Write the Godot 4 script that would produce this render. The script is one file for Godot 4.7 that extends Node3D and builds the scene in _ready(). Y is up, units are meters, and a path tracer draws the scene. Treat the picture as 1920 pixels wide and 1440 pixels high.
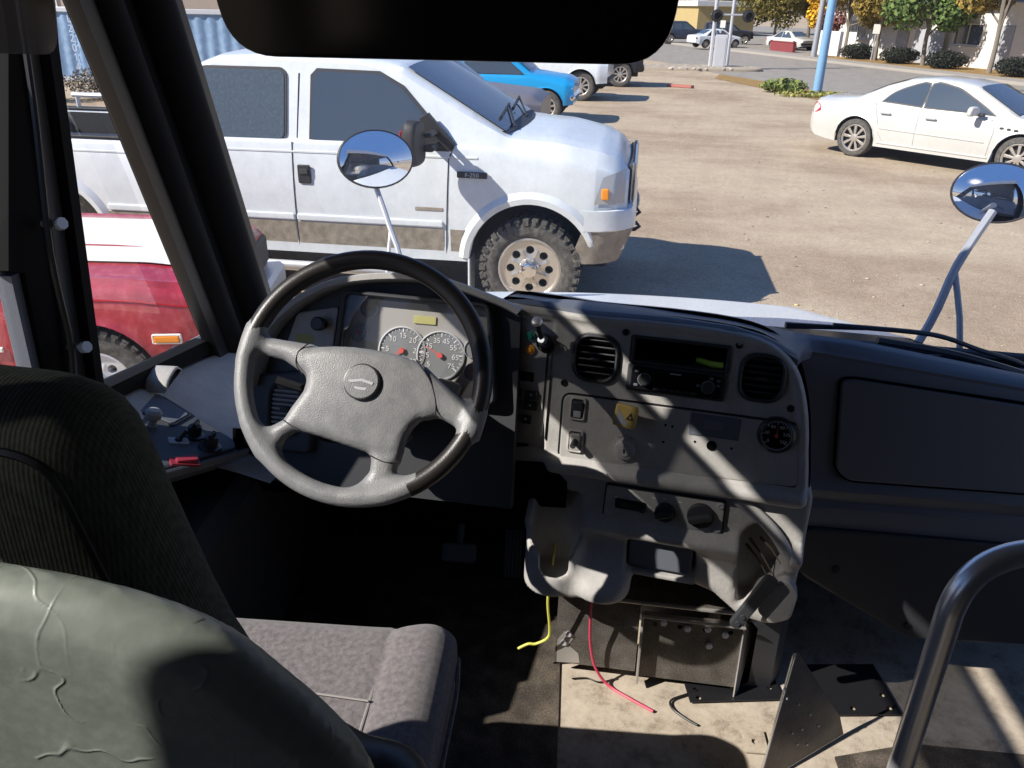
extends Node3D

# ---------------------------------------------------------------- mesh builder
class MB:
	var t := PackedVector3Array()      # corners of counter-clockwise triangles

	func tri(a: Vector3, b: Vector3, c: Vector3) -> void:
		t.append(a); t.append(b); t.append(c)

	func quad(a: Vector3, b: Vector3, c: Vector3, d: Vector3) -> void:
		tri(a, b, c); tri(a, c, d)

	func strip(a: PackedVector3Array, b: PackedVector3Array, closed := true) -> void:
		var n := a.size()
		for i in (n if closed else n - 1):
			var j := (i + 1) % n
			quad(a[i], a[j], b[j], b[i])

	func box(c: Vector3, s: Vector3, bv := 0.0, xf := Transform3D()) -> void:
		var h := s * 0.5
		var v := minf(bv, minf(h.x, minf(h.y, h.z)) * 0.95)
		if v <= 0.0:
			var p := []
			for i in 8:
				p.append(xf * (c + Vector3(h.x if i & 1 else -h.x, h.y if i & 2 else -h.y, h.z if i & 4 else -h.z)))
			quad(p[0], p[2], p[3], p[1]); quad(p[4], p[5], p[7], p[6]); quad(p[0], p[1], p[5], p[4])
			quad(p[2], p[6], p[7], p[3]); quad(p[0], p[4], p[6], p[2]); quad(p[1], p[3], p[7], p[5])
			return
		plate(rrect(s.x - 2 * v * 0.0, s.y, v, 1), xf * Transform3D(Basis(), c), -h.z, h.z, v, true)

	static func rrect(w: float, h: float, r: float, n := 3, cx := 0.0, cy := 0.0) -> PackedVector2Array:
		var o := PackedVector2Array()
		for k in 4:
			var q := Vector2((w * 0.5 - r) * [1, -1, -1, 1][k], (h * 0.5 - r) * [1, 1, -1, -1][k])
			for i in n + 1:
				var a := PI * 0.5 * (k + float(i) / n)
				o.append(Vector2(cx, cy) + q + Vector2(cos(a), sin(a)) * r)
		return o

	static func circle(r: float, n := 24, cx := 0.0, cy := 0.0, ry := -1.0) -> PackedVector2Array:
		var o := PackedVector2Array()
		for i in n:
			o.append(Vector2(cx + cos(TAU * i / n) * r, cy + sin(TAU * i / n) * (r if ry < 0 else ry)))
		return o

	static func inset(p: PackedVector2Array, d: float) -> PackedVector2Array:
		var o := PackedVector2Array()
		var n := p.size()
		for i in n:
			var e0 := (p[i] - p[(i + n - 1) % n]).normalized()
			var e1 := (p[(i + 1) % n] - p[i]).normalized()
			var m := (e0.orthogonal() + e1.orthogonal())
			var n0 := -e0.orthogonal()
			var nn := (-e0.orthogonal() - e1.orthogonal()).normalized()
			var k := maxf(nn.dot(n0), 0.4)
			if m.length() < 1e-6:
				nn = n0; k = 1.0
			o.append(p[i] + nn * d / k)
		return o

	static func ccw(p: PackedVector2Array) -> PackedVector2Array:
		if Geometry2D.is_polygon_clockwise(p):
			var q := p.duplicate(); q.reverse(); return q
		return p

	static func lift(p: PackedVector2Array, xf: Transform3D, z: float) -> PackedVector3Array:
		var o := PackedVector3Array()
		for v in p:
			o.append(xf * Vector3(v.x, v.y, z))
		return o

	func cap(p: PackedVector2Array, xf: Transform3D, z: float, up := true) -> void:
		var ix := Geometry2D.triangulate_polygon(p)
		for i in range(0, ix.size(), 3):
			var a := p[ix[i]]; var b := p[ix[i + 1]]; var c := p[ix[i + 2]]
			var s := (b - a).cross(c - a) > 0
			if s != up:
				var x := b; b = c; c = x
			tri(xf * Vector3(a.x, a.y, z), xf * Vector3(b.x, b.y, z), xf * Vector3(c.x, c.y, z))

	func plate(poly: PackedVector2Array, xf: Transform3D, z0: float, z1: float, bv := 0.0, both := false, back := true) -> void:
		var p := ccw(poly)
		var levels := []
		if both and bv > 0:
			levels.append([inset(p, bv), z0]); levels.append([p, z0 + bv])
		else:
			levels.append([p, z0])
		if bv > 0:
			levels.append([p, z1 - bv]); levels.append([inset(p, bv * 0.3), z1 - bv * 0.3]); levels.append([inset(p, bv), z1])
		else:
			levels.append([p, z1])
		for i in levels.size() - 1:
			strip(lift(levels[i][0], xf, levels[i][1]), lift(levels[i + 1][0], xf, levels[i + 1][1]))
		cap(levels[-1][0], xf, levels[-1][1], true)
		if back:
			cap(levels[0][0], xf, levels[0][1], false)

	func ring(outer: PackedVector2Array, inner: PackedVector2Array, xf: Transform3D, z0: float, z1: float, bv := 0.0) -> void:
		var p := ccw(outer); var q := ccw(inner)
		var L := [[p, z0]]
		if bv > 0:
			L.append([p, z1 - bv]); L.append([inset(p, bv), z1]); L.append([inset(q, -bv), z1]); L.append([q, z1 - bv])
		else:
			L.append([p, z1]); L.append([q, z1])
		L.append([q, z0])
		for i in L.size() - 1:
			strip(lift(L[i][0], xf, L[i][1]), lift(L[i + 1][0], xf, L[i + 1][1]))
		strip(lift(q, xf, z0), lift(p, xf, z0))

	func tube(pts: Array, r: float, n := 10, closed := false, r1 := -1.0, squash := 1.0, up := Vector3.ZERO) -> void:
		var m := pts.size()
		var rings := []
		var nx := Vector3.ZERO
		for i in m:
			var d: Vector3
			if closed:
				d = (pts[(i + 1) % m] - pts[(i + m - 1) % m]).normalized()
			else:
				d = (pts[mini(i + 1, m - 1)] - pts[maxi(i - 1, 0)]).normalized()
			if i == 0:
				var ref := up if up != Vector3.ZERO else (Vector3.UP if absf(d.y) < 0.9 else Vector3.RIGHT)
				nx = ref.cross(d).normalized()
			else:
				nx = (nx - d * nx.dot(d)).normalized()
			var ny := d.cross(nx)
			var rr := r if r1 < 0 else lerpf(r, r1, float(i) / (m - 1))
			var ring_ := PackedVector3Array()
			for k in n:
				var a := TAU * k / n
				ring_.append(pts[i] + nx * cos(a) * rr + ny * sin(a) * rr * squash)
			rings.append(ring_)
		for i in m - 1:
			strip(rings[i], rings[i + 1])
		if closed:
			strip(rings[m - 1], rings[0])
		else:
			for k in range(1, n - 1):
				tri(rings[0][0], rings[0][k + 1], rings[0][k])
				tri(rings[m - 1][0], rings[m - 1][k], rings[m - 1][k + 1])

	# profile of (radius, height) turned about the frame's z axis
	func lathe(prof: Array, xf: Transform3D, n := 24, sy := 1.0) -> void:
		var rings := []
		for p in prof:
			var o := PackedVector3Array()
			for k in n:
				var a := TAU * k / n
				o.append(xf * Vector3(cos(a) * p[0], sin(a) * p[0] * sy, p[1]))
			rings.append(o)
		for i in rings.size() - 1:
			strip(rings[i], rings[i + 1])

	func grid(f: Callable, nu: int, nv: int, flip := false) -> void:
		var g := []
		for i in nu + 1:
			var row := PackedVector3Array()
			for j in nv + 1:
				row.append(f.call(float(i) / nu, float(j) / nv))
			g.append(row)
		rows(g, flip)

	func rows(g: Array, flip := false) -> void:
		for i in g.size() - 1:
			for j in g[i].size() - 1:
				if flip:
					quad(g[i][j], g[i][j + 1], g[i + 1][j + 1], g[i + 1][j])
				else:
					quad(g[i][j], g[i + 1][j], g[i + 1][j + 1], g[i][j + 1])

	# surface nets of a signed distance over a box of cells
	func sdf(f: Callable, lo: Vector3, hi: Vector3, c: float, xf := Transform3D()) -> void:
		var nx := int((hi.x - lo.x) / c) + 2
		var ny := int((hi.y - lo.y) / c) + 2
		var nz := int((hi.z - lo.z) / c) + 2
		var v := PackedFloat32Array(); v.resize(nx * ny * nz)
		var i := 0
		for z in nz:
			for y in ny:
				for x in nx:
					v[i] = f.call(lo.x + x * c, lo.y + y * c, lo.z + z * c)
					i += 1
		var sx := 1; var sy := nx; var sz := nx * ny
		var at := PackedInt32Array(); at.resize(nx * ny * nz); at.fill(-1)
		var pv := PackedVector3Array()
		var off := [0, sx, sy, sx + sy, sz, sx + sz, sy + sz, sx + sy + sz]
		var ed := [[0, 1], [2, 3], [4, 5], [6, 7], [0, 2], [1, 3], [4, 6], [5, 7], [0, 4], [1, 5], [2, 6], [3, 7]]
		for z in nz - 1:
			for y in ny - 1:
				for x in nx - 1:
					var b := x + y * sy + z * sz
					if absf(v[b]) > c * 2.5:
						continue
					var m := 0
					for k in 8:
						if v[b + off[k]] < 0: m |= 1 << k
					if m == 0 or m == 255:
						continue
					var s := Vector3.ZERO
					var n := 0
					for e in ed:
						var a0: int = e[0]; var a1: int = e[1]
						if ((m >> a0) & 1) != ((m >> a1) & 1):
							var d0 := v[b + off[a0]]; var d1 := v[b + off[a1]]
							var w := d0 / (d0 - d1)
							var p0 := Vector3(a0 & 1, (a0 >> 1) & 1, a0 >> 2)
							var p1 := Vector3(a1 & 1, (a1 >> 1) & 1, a1 >> 2)
							s += p0.lerp(p1, w); n += 1
					at[b] = pv.size()
					pv.append(xf * (lo + (Vector3(x, y, z) + s / n) * c))
		for z in range(1, nz - 1):
			for y in range(1, ny - 1):
				for x in range(1, nx - 1):
					var b := x + y * sy + z * sz
					if absf(v[b]) > c * 2.5:
						continue
					var ins := v[b] < 0
					for q in [[sx, sy, sz], [sy, sz, sx], [sz, sx, sy]]:
						if (v[b + q[0]] < 0) == ins:
							continue
						var a0 := at[b - q[1] - q[2]]; var a1 := at[b - q[2]]; var a2 := at[b]; var a3 := at[b - q[1]]
						if a0 < 0 or a1 < 0 or a2 < 0 or a3 < 0:
							continue
						if ins:
							quad(pv[a0], pv[a1], pv[a2], pv[a3])
						else:
							quad(pv[a0], pv[a3], pv[a2], pv[a1])

	func mesh(crease := 38.0) -> ArrayMesh:
		var n := t.size()
		var fn := PackedVector3Array(); fn.resize(n / 3)
		var bucket := {}
		for k in n / 3:
			fn[k] = (t[k * 3 + 1] - t[k * 3]).cross(t[k * 3 + 2] - t[k * 3])
			for j in 3:
				var key := Vector3i((t[k * 3 + j] * 5000.0).round())
				if bucket.has(key): bucket[key].append(k)
				else: bucket[key] = PackedInt32Array([k])
		var vn := PackedVector3Array(); vn.resize(n)
		var vv := PackedVector3Array(); vv.resize(n)
		var lim := cos(deg_to_rad(crease))
		for k in n / 3:
			var me := fn[k].normalized()
			for j in 3:
				var p := t[k * 3 + j]
				var s := Vector3.ZERO
				for q in bucket[Vector3i((p * 5000.0).round())]:
					if fn[q].normalized().dot(me) > lim:
						s += fn[q]
				var w: int = k * 3 + [0, 2, 1][j]
				vv[w] = p
				vn[w] = s.normalized() if s.length() > 1e-12 else me
		var a := []; a.resize(Mesh.ARRAY_MAX)
		a[Mesh.ARRAY_VERTEX] = vv
		a[Mesh.ARRAY_NORMAL] = vn
		var am := ArrayMesh.new()
		if n > 0:
			am.add_surface_from_arrays(Mesh.PRIMITIVE_TRIANGLES, a)
		return am

# ---------------------------------------------------------------- small helpers
var M := {}
var rng := RandomNumberGenerator.new()
var used := {}
var tex := {}

func lin(r: float, g: float, b: float, a := 1.0) -> Color:
	var c := Color(r, g, b).linear_to_srgb()
	c.a = a
	return c

func mat(called: String, c: Color, rough := 0.6, metal := 0.0, spec := 0.5) -> StandardMaterial3D:
	var m := StandardMaterial3D.new()
	m.resource_name = called
	m.albedo_color = c
	m.roughness = rough
	m.metallic = metal
	m.metallic_specular = spec
	M[called] = m
	return m

func numbered(s: String) -> String:
	var k: int = used.get(s, -1) + 1
	used[s] = k
	return s if k == 0 else "%s_%03d" % [s, k]

func tag(o: Node3D, label: String, category: String, group := "", kind := "") -> Node3D:
	if label: o.set_meta("label", label)
	if category: o.set_meta("category", category)
	if group: o.set_meta("group", group)
	if kind: o.set_meta("kind", kind)
	return o

func thing(called: String, label: String, category: String, at := Vector3.ZERO, turn := 0.0, group := "") -> Node3D:
	var o := Node3D.new()
	o.name = numbered(called)
	add_child(o, true)
	o.position = at
	o.rotation.y = deg_to_rad(turn)
	tag(o, label, category, group)
	return o

func put(called: String, b: MB, m: Material, parent: Node3D = null, crease := 38.0) -> MeshInstance3D:
	var o := MeshInstance3D.new()
	o.mesh = b.mesh(crease)
	o.material_override = m
	if parent == null:
		o.name = numbered(called)
		add_child(o, true)
	else:
		o.name = called
		var k := 0
		while parent.has_node(NodePath(o.name)):
			k += 1
			o.name = "%s_%03d" % [called, k]
		parent.add_child(o, true)
	return o

func share(called: String, mesh: Mesh, m: Material, parent: Node3D, xf: Transform3D) -> MeshInstance3D:
	var o := MeshInstance3D.new()
	o.mesh = mesh
	o.material_override = m
	o.transform = xf
	o.name = called
	var k := 0
	while parent.has_node(NodePath(o.name)):
		k += 1
		o.name = "%s_%03d" % [called, k]
	parent.add_child(o, true)
	return o

func frame(o: Vector3, az: float, tilt: float) -> Transform3D:
	var a := deg_to_rad(az); var w := deg_to_rad(tilt)
	var nh := Vector3(-sin(a), 0, cos(a))
	return Transform3D(Basis(Vector3(cos(a), 0, sin(a)), Vector3(0, cos(w), 0) - nh * sin(w), nh * cos(w) + Vector3(0, sin(w), 0)), o)

func smin(a: float, b: float, k: float) -> float:
	var h := maxf(k - absf(a - b), 0.0) / k
	return minf(a, b) - h * h * k * 0.25

func smax(a: float, b: float, k: float) -> float:
	return -smin(-a, -b, k)

func sbox(x: float, y: float, z: float, hx: float, hy: float, hz: float, r: float) -> float:
	var qx := absf(x) - hx + r; var qy := absf(y) - hy + r; var qz := absf(z) - hz + r
	return Vector3(maxf(qx, 0), maxf(qy, 0), maxf(qz, 0)).length() + minf(maxf(qx, maxf(qy, qz)), 0.0) - r

func scap(p: Vector3, a: Vector3, b: Vector3, r: float) -> float:
	var ab := b - a
	return (p - a - ab * clampf((p - a).dot(ab) / ab.length_squared(), 0, 1)).length() - r

func spoly(x: float, y: float, p: PackedVector2Array) -> float:
	var d := 1e9
	var inside := false
	var n := p.size()
	var q := Vector2(x, y)
	var j := n - 1
	for i in n:
		var a := p[i]; var b := p[j]
		var e := b - a
		var w := q - a
		d = minf(d, (w - e * clampf(w.dot(e) / e.length_squared(), 0, 1)).length_squared())
		if (a.y > y) != (b.y > y) and x < (b.x - a.x) * (y - a.y) / (b.y - a.y) + a.x:
			inside = not inside
		j = i
	return (-1.0 if inside else 1.0) * sqrt(d)

func pts2(a: Array) -> PackedVector2Array:
	var o := PackedVector2Array()
	for i in range(0, a.size(), 2):
		o.append(Vector2(a[i], a[i + 1]))
	return o

func curve2(a: Array, n := 6, closed := false) -> PackedVector2Array:   # Catmull-Rom through points
	var p := pts2(a)
	var o := PackedVector2Array()
	var m := p.size()
	for i in (m if closed else m - 1):
		var p0 := p[(i - 1 + m) % m] if closed or i > 0 else p[0]
		var p3 := p[(i + 2) % m] if closed or i + 2 < m else p[m - 1]
		for k in n:
			o.append(p[i].cubic_interpolate(p[(i + 1) % m], p0, p3, float(k) / n))
	if not closed:
		o.append(p[m - 1])
	return o

func curve3(p: Array, n := 6) -> Array:
	var o := []
	var m := p.size()
	for i in m - 1:
		for k in n:
			o.append((p[i] as Vector3).cubic_interpolate(p[i + 1], p[maxi(i - 1, 0)], p[mini(i + 2, m - 1)], float(k) / n))
	o.append(p[m - 1])
	return o

func interp(x: float, a: Array) -> float:    # a = [x0, y0, x1, y1, ...] rising x
	if x <= a[0]: return a[1]
	for i in range(2, a.size(), 2):
		if x <= a[i]:
			return lerpf(a[i - 1], a[i + 1], (x - a[i - 2]) / (a[i] - a[i - 2]))
	return a[a.size() - 1]

func text(called: String, s: String, h: float, m: Material, parent: Node3D, xf: Transform3D, depth := 0.001, bold := false) -> void:
	var tm := TextMesh.new()
	var f := SystemFont.new()
	f.font_names = PackedStringArray(["Droid Sans"])
	if bold: f.font_weight = 700
	tm.font = f
	tm.text = s
	tm.font_size = 32
	tm.pixel_size = h / 23.0
	tm.depth = depth
	tm.curve_step = 2.0
	share(called, tm, m, parent, xf)

func noise_image(w: int, freq: float, oct := 4, sd := 1, type := FastNoiseLite.TYPE_SIMPLEX_SMOOTH) -> Image:
	var n := FastNoiseLite.new()
	n.seed = sd
	n.noise_type = type
	n.frequency = freq
	n.fractal_octaves = oct
	return n.get_seamless_image(w, w)

func tint_image(parts: Array, stops: Array) -> ImageTexture:   # weighted noises -> colour ramp (linear colours)
	var w: int = parts[0][0].get_width()
	var o := Image.create(w, w, false, Image.FORMAT_RGB8)
	var g := Gradient.new()
	g.offsets = PackedFloat32Array(); g.colors = PackedColorArray()
	for s in stops: g.add_point(s[0], lin(s[1], s[2], s[3]))
	var lut := []
	for i in 256: lut.append(g.sample(i / 255.0))
	var dat := []
	for p in parts:
		var im: Image = p[0]; im.convert(Image.FORMAT_L8); dat.append(im.get_data())
	var out := PackedByteArray(); out.resize(w * w * 3)
	for i in w * w:
		var v := 0.0
		for k in parts.size(): v += dat[k][i] * parts[k][1]
		var c: Color = lut[clampi(int(v), 0, 255)]
		out[i * 3] = int(c.r * 255); out[i * 3 + 1] = int(c.g * 255); out[i * 3 + 2] = int(c.b * 255)
	return ImageTexture.create_from_image(Image.create_from_data(w, w, false, Image.FORMAT_RGB8, out))

func triplanar(m: StandardMaterial3D, per_metre: float, world := false) -> StandardMaterial3D:
	m.uv1_triplanar = true
	m.uv1_world_triplanar = world
	m.uv1_scale = Vector3.ONE * per_metre
	return m

func bump(m: StandardMaterial3D, im: Image, cm: float) -> void:
	m.heightmap_enabled = true
	m.heightmap_texture = ImageTexture.create_from_image(im)
	m.heightmap_scale = cm

# ---------------------------------------------------------------- materials
func materials() -> void:
	var n1 := noise_image(512, 0.012, 5, 3)
	var n2 := noise_image(512, 0.06, 4, 8)
	var n3 := noise_image(512, 0.2, 3, 12)
	var cell := noise_image(512, 0.12, 2, 5, FastNoiseLite.TYPE_CELLULAR)
	tex.n1 = n1; tex.n2 = n2; tex.n3 = n3; tex.cell = cell
	# ground
	var m := mat("dirt", Color.WHITE, 0.95, 0, 0.2)
	m.albedo_texture = tint_image([[n1, 0.22], [n2, 0.30], [n3, 0.48]], [[0.0, 0.30, 0.24, 0.17], [0.38, 0.40, 0.325, 0.23], [0.5, 0.445, 0.365, 0.262], [0.62, 0.49, 0.405, 0.295], [1.0, 0.66, 0.565, 0.43]])
	triplanar(m, 0.4, true)
	var patch := noise_image(512, 0.010, 5, 51)
	var ruts := noise_image(512, 0.035, 3, 52)
	m.detail_enabled = true
	m.detail_blend_mode = BaseMaterial3D.BLEND_MODE_MUL
	m.detail_uv_layer = BaseMaterial3D.DETAIL_UV_2
	m.detail_albedo = tint_image([[patch, 0.65], [ruts, 0.35]], [[0.25, 0.76, 0.71, 0.68], [0.45, 0.90, 0.875, 0.86], [0.6, 1.0, 0.99, 0.97], [1.0, 1.0, 1.0, 1.0]])
	m.uv2_triplanar = true
	m.uv2_world_triplanar = true
	m.uv2_scale = Vector3(0.034, 0.05, 0.05)
	bump(m, n3, 0.5)
	m = mat("asphalt", Color.WHITE, 0.9, 0, 0.3)
	m.albedo_texture = tint_image([[n1, 0.4], [n2, 0.3], [n3, 0.3]], [[0.0, 0.20, 0.18, 0.155], [0.5, 0.285, 0.26, 0.225], [1.0, 0.36, 0.33, 0.29]])
	triplanar(m, 0.17, true)
	m = mat("verge", Color.WHITE, 0.95, 0, 0.2)
	m.albedo_texture = tint_image([[n1, 0.3], [n2, 0.4], [n3, 0.3]], [[0.25, 0.20, 0.13, 0.05], [0.5, 0.30, 0.19, 0.075], [0.75, 0.40, 0.29, 0.14]])
	triplanar(m, 0.4, true)
	m = mat("gravel_bank", Color.WHITE, 0.95, 0, 0.2)
	m.albedo_texture = tint_image([[n2, 0.4], [n3, 0.6]], [[0.2, 0.18, 0.14, 0.10], [0.5, 0.36, 0.30, 0.22], [0.8, 0.55, 0.50, 0.42]])
	triplanar(m, 0.6, true)
	mat("concrete", lin(0.33, 0.30, 0.26), 0.9)
	mat("pebble", lin(0.52, 0.45, 0.36), 0.9).vertex_color_use_as_albedo = true
	M.pebble.albedo_color = Color.WHITE
	mat("leaf", Color.WHITE, 0.7, 0, 0.3).vertex_color_use_as_albedo = true
	M.leaf.backlight_enabled = true
	M.leaf.backlight = Color(0.5, 0.5, 0.4)
	mat("bark", lin(0.17, 0.13, 0.09), 0.95)
	mat("pale_bark", lin(0.21, 0.185, 0.15), 0.95)
	mat("white_wall", lin(0.74, 0.71, 0.65), 0.85)
	mat("grey_wall", lin(0.40, 0.41, 0.43), 0.85)
	mat("tan_wall", lin(0.40, 0.33, 0.27), 0.9)
	mat("red_wall", lin(0.22, 0.04, 0.045), 0.85)
	mat("roof_grey", lin(0.34, 0.34, 0.36), 0.9)
	mat("yellow_wall", lin(0.45, 0.34, 0.15), 0.85)
	mat("faded_red", lin(0.42, 0.15, 0.12), 0.85)
	mat("console_dark", lin(0.055, 0.062, 0.072), 0.55)
	mat("far_hill", lin(0.16, 0.19, 0.27), 1.0)
	# vehicles
	var d := noise_image(256, 0.03, 4, 21)
	m = mat("white_paint", Color.WHITE, 0.32, 0, 0.5)
	m.albedo_texture = tint_image([[d, 0.6], [n2.duplicate(), 0.4]], [[0.2, 0.64, 0.68, 0.69], [0.5, 0.69, 0.73, 0.74], [0.8, 0.72, 0.76, 0.77]])
	triplanar(m, 0.7)
	m.clearcoat_enabled = true; m.clearcoat = 0.6; m.clearcoat_roughness = 0.12
	m = mat("cream_paint", lin(0.54, 0.54, 0.505), 0.3)
	m.clearcoat_enabled = true; m.clearcoat = 0.7; m.clearcoat_roughness = 0.08
	m = mat("tan_paint", Color.WHITE, 0.6)
	m.albedo_texture = tint_image([[d, 0.6], [n3, 0.4]], [[0.25, 0.20, 0.175, 0.135], [0.5, 0.29, 0.25, 0.195], [0.75, 0.36, 0.32, 0.26]])
	triplanar(m, 1.1)
	m = mat("red_paint", Color.WHITE, 0.35)
	m.albedo_texture = tint_image([[d, 0.5], [n2, 0.5]], [[0.25, 0.33, 0.018, 0.03], [0.55, 0.42, 0.03, 0.045], [0.75, 0.48, 0.10, 0.11]])
	triplanar(m, 1.3)
	m.clearcoat_enabled = true; m.clearcoat = 0.5; m.clearcoat_roughness = 0.15
	m = mat("blue_paint", lin(0.008, 0.30, 0.62), 0.35)
	m.clearcoat_enabled = true; m.clearcoat = 0.6; m.clearcoat_roughness = 0.1
	mat("grey_paint", lin(0.16, 0.15, 0.16), 0.35)
	mat("silver_paint", lin(0.50, 0.52, 0.55), 0.35, 0.3)
	mat("black_paint", lin(0.02, 0.021, 0.025), 0.3)
	mat("navy_paint", lin(0.03, 0.04, 0.07), 0.3)
	mat("car_glass", lin(0.055, 0.075, 0.10), 0.05, 0, 0.75)
	m = mat("dusty_glass", Color.WHITE, 0.22, 0, 0.5)
	m.albedo_texture = tint_image([[d, 0.5], [n3, 0.5]], [[0.3, 0.06, 0.085, 0.105], [0.55, 0.075, 0.10, 0.125], [0.8, 0.11, 0.14, 0.16]])
	triplanar(m, 3.7)
	mat("trim_black", lin(0.022, 0.022, 0.024), 0.55)
	mat("gap", lin(0.05, 0.05, 0.052), 0.9)
	mat("chrome", lin(0.78, 0.78, 0.78), 0.12, 1.0)
	mat("aluminium", lin(0.62, 0.58, 0.52), 0.33, 0.75)
	mat("lamp_clear", lin(0.50, 0.50, 0.48), 0.12, 0.2)
	mat("lamp_red", lin(0.42, 0.012, 0.02), 0.15)
	mat("lamp_amber", lin(0.80, 0.28, 0.03), 0.2)
	m = mat("tyre", Color.WHITE, 0.9, 0, 0.3)
	m.albedo_texture = tint_image([[d, 0.5], [n3, 0.5]], [[0.3, 0.06, 0.056, 0.05], [0.55, 0.11, 0.105, 0.095], [0.8, 0.19, 0.18, 0.16]])
	triplanar(m, 2.0)
	mat("well", lin(0.045, 0.044, 0.042), 0.95)
	m = mat("container_blue", Color.WHITE, 0.6)
	m.albedo_texture = tint_image([[d, 0.6], [n2, 0.4]], [[0.25, 0.16, 0.26, 0.40], [0.6, 0.22, 0.34, 0.50], [0.8, 0.28, 0.38, 0.50]])
	triplanar(m, 0.5)
	mat("letter_white", lin(0.55, 0.58, 0.66), 0.7)
	mat("pole_blue", lin(0.20, 0.38, 0.58), 0.5)
	mat("pole_grey", lin(0.36, 0.38, 0.42), 0.5, 0.3)
	mat("galvanised", lin(0.60, 0.61, 0.63), 0.45, 0.4)
	mat("brush", lin(0.20, 0.18, 0.16), 0.95)
	# bus
	m = mat("grey_plastic", Color.WHITE, 0.55, 0, 0.45)
	m.albedo_texture = tint_image([[d, 0.5], [n3, 0.5]], [[0.3, 0.35, 0.34, 0.325], [0.55, 0.40, 0.388, 0.372], [0.8, 0.45, 0.435, 0.415]])
	triplanar(m, 2.3)
	bump(m, n3, 0.035)
	m = mat("wheel_plastic", Color.WHITE, 0.45, 0, 0.5)
	m.albedo_texture = tint_image([[d, 0.6], [n3, 0.4]], [[0.3, 0.17, 0.172, 0.175], [0.55, 0.205, 0.207, 0.209], [0.8, 0.245, 0.245, 0.24]])
	triplanar(m, 3.1)
	bump(m, n3, 0.06)
	m = mat("dark_plastic", lin(0.035, 0.037, 0.042), 0.5)
	triplanar(m, 3.0); bump(m, n3, 0.03)
	m = mat("slate_plastic", lin(0.12, 0.132, 0.158), 0.5)
	triplanar(m, 3.0); bump(m, n3, 0.03)
	mat("black_plastic", lin(0.012, 0.012, 0.014), 0.4)
	mat("gloss_black", lin(0.006, 0.006, 0.008), 0.15, 0, 0.35)
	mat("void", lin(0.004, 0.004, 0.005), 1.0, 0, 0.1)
	mat("label_grey", lin(0.40, 0.41, 0.43), 0.6)
	mat("label_white", lin(0.75, 0.75, 0.74), 0.6)
	mat("label_yellow", lin(0.40, 0.38, 0.13), 0.6)
	mat("dial_face", lin(0.16, 0.17, 0.18), 0.5)
	mat("cluster_face", lin(0.30, 0.29, 0.275), 0.55)
	mat("needle_red", lin(0.65, 0.06, 0.05), 0.5)
	mat("orange_lens", lin(0.75, 0.30, 0.03), 0.25)
	mat("green_lens", lin(0.02, 0.16, 0.13), 0.25)
	mat("switch_red", lin(0.24, 0.02, 0.035), 0.4)
	mat("lime", lin(0.42, 0.62, 0.06), 0.4)
	mat("hazard", lin(0.62, 0.44, 0.13), 0.5)
	mat("pillar_trim", lin(0.009, 0.009, 0.0095), 0.7, 0, 0.2)
	mat("wall_steel", lin(0.055, 0.055, 0.058), 0.5)
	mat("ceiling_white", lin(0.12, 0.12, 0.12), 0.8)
	m = mat("bare_steel", Color.WHITE, 0.4, 0.35)
	m.albedo_texture = tint_image([[n1, 0.4], [n3, 0.6]], [[0.25, 0.06, 0.054, 0.048], [0.5, 0.12, 0.11, 0.098], [0.8, 0.22, 0.205, 0.185]])
	triplanar(m, 2.2)
	mat("steel_edge", lin(0.52, 0.50, 0.47), 0.35, 0.6)
	mat("hood_white", lin(0.66, 0.70, 0.72), 0.3)
	mat("stainless", lin(0.82, 0.83, 0.85), 0.32, 0.78)
	mat("mirror", lin(0.86, 0.87, 0.88), 0.02, 1.0)
	m = mat("plywood", Color.WHITE, 0.85, 0, 0.3)
	m.albedo_texture = tint_image([[n1, 0.5], [n2, 0.25], [n3, 0.25]], [[0.2, 0.24, 0.195, 0.15], [0.46, 0.42, 0.36, 0.285], [0.75, 0.51, 0.445, 0.36]])
	triplanar(m, 1.7)
	m = mat("rubber_floor", Color.WHITE, 0.75, 0, 0.4)
	m.albedo_texture = tint_image([[n1, 0.5], [n3, 0.5]], [[0.3, 0.04, 0.034, 0.028], [0.55, 0.085, 0.07, 0.055], [0.8, 0.17, 0.14, 0.11]])
	triplanar(m, 1.9)
	# fabric: fine weave with lint
	var w := Image.create(256, 256, false, Image.FORMAT_L8)
	rng.seed = 77
	for y in 256:
		for x in 256:
			var v := 0.5 + 0.3 * sin(x * TAU / 8.0) * (0.6 + 0.4 * sin(y * TAU / 4.0)) + rng.randf_range(-0.18, 0.18)
			w.set_pixel(x, y, Color(v, v, v))
	m = mat("seat_fabric", Color.WHITE, 0.95, 0, 0.2)
	m.albedo_texture = tint_image([[d, 0.4], [n2, 0.2], [n3, 0.4]], [[0.25, 0.105, 0.095, 0.098], [0.5, 0.185, 0.168, 0.17], [0.75, 0.265, 0.245, 0.245], [0.95, 0.45, 0.42, 0.42]])
	triplanar(m, 9.0)
	bump(m, n3, 0.12)
	m.rim_enabled = true; m.rim = 0.4; m.rim_tint = 0.5
	m = mat("back_fabric", Color.WHITE, 0.95, 0, 0.2)
	m.albedo_texture = tint_image([[d, 0.3], [w, 0.7]], [[0.2, 0.035, 0.038, 0.03], [0.5, 0.07, 0.074, 0.06], [0.85, 0.14, 0.145, 0.12]])
	triplanar(m, 9.0)
	bump(m, w, 0.08)
	# vinyl with creases: ridges of a warped noise
	var v1 := noise_image(512, 0.008, 3, 31)
	var cr := Image.create(512, 512, false, Image.FORMAT_L8)
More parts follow.
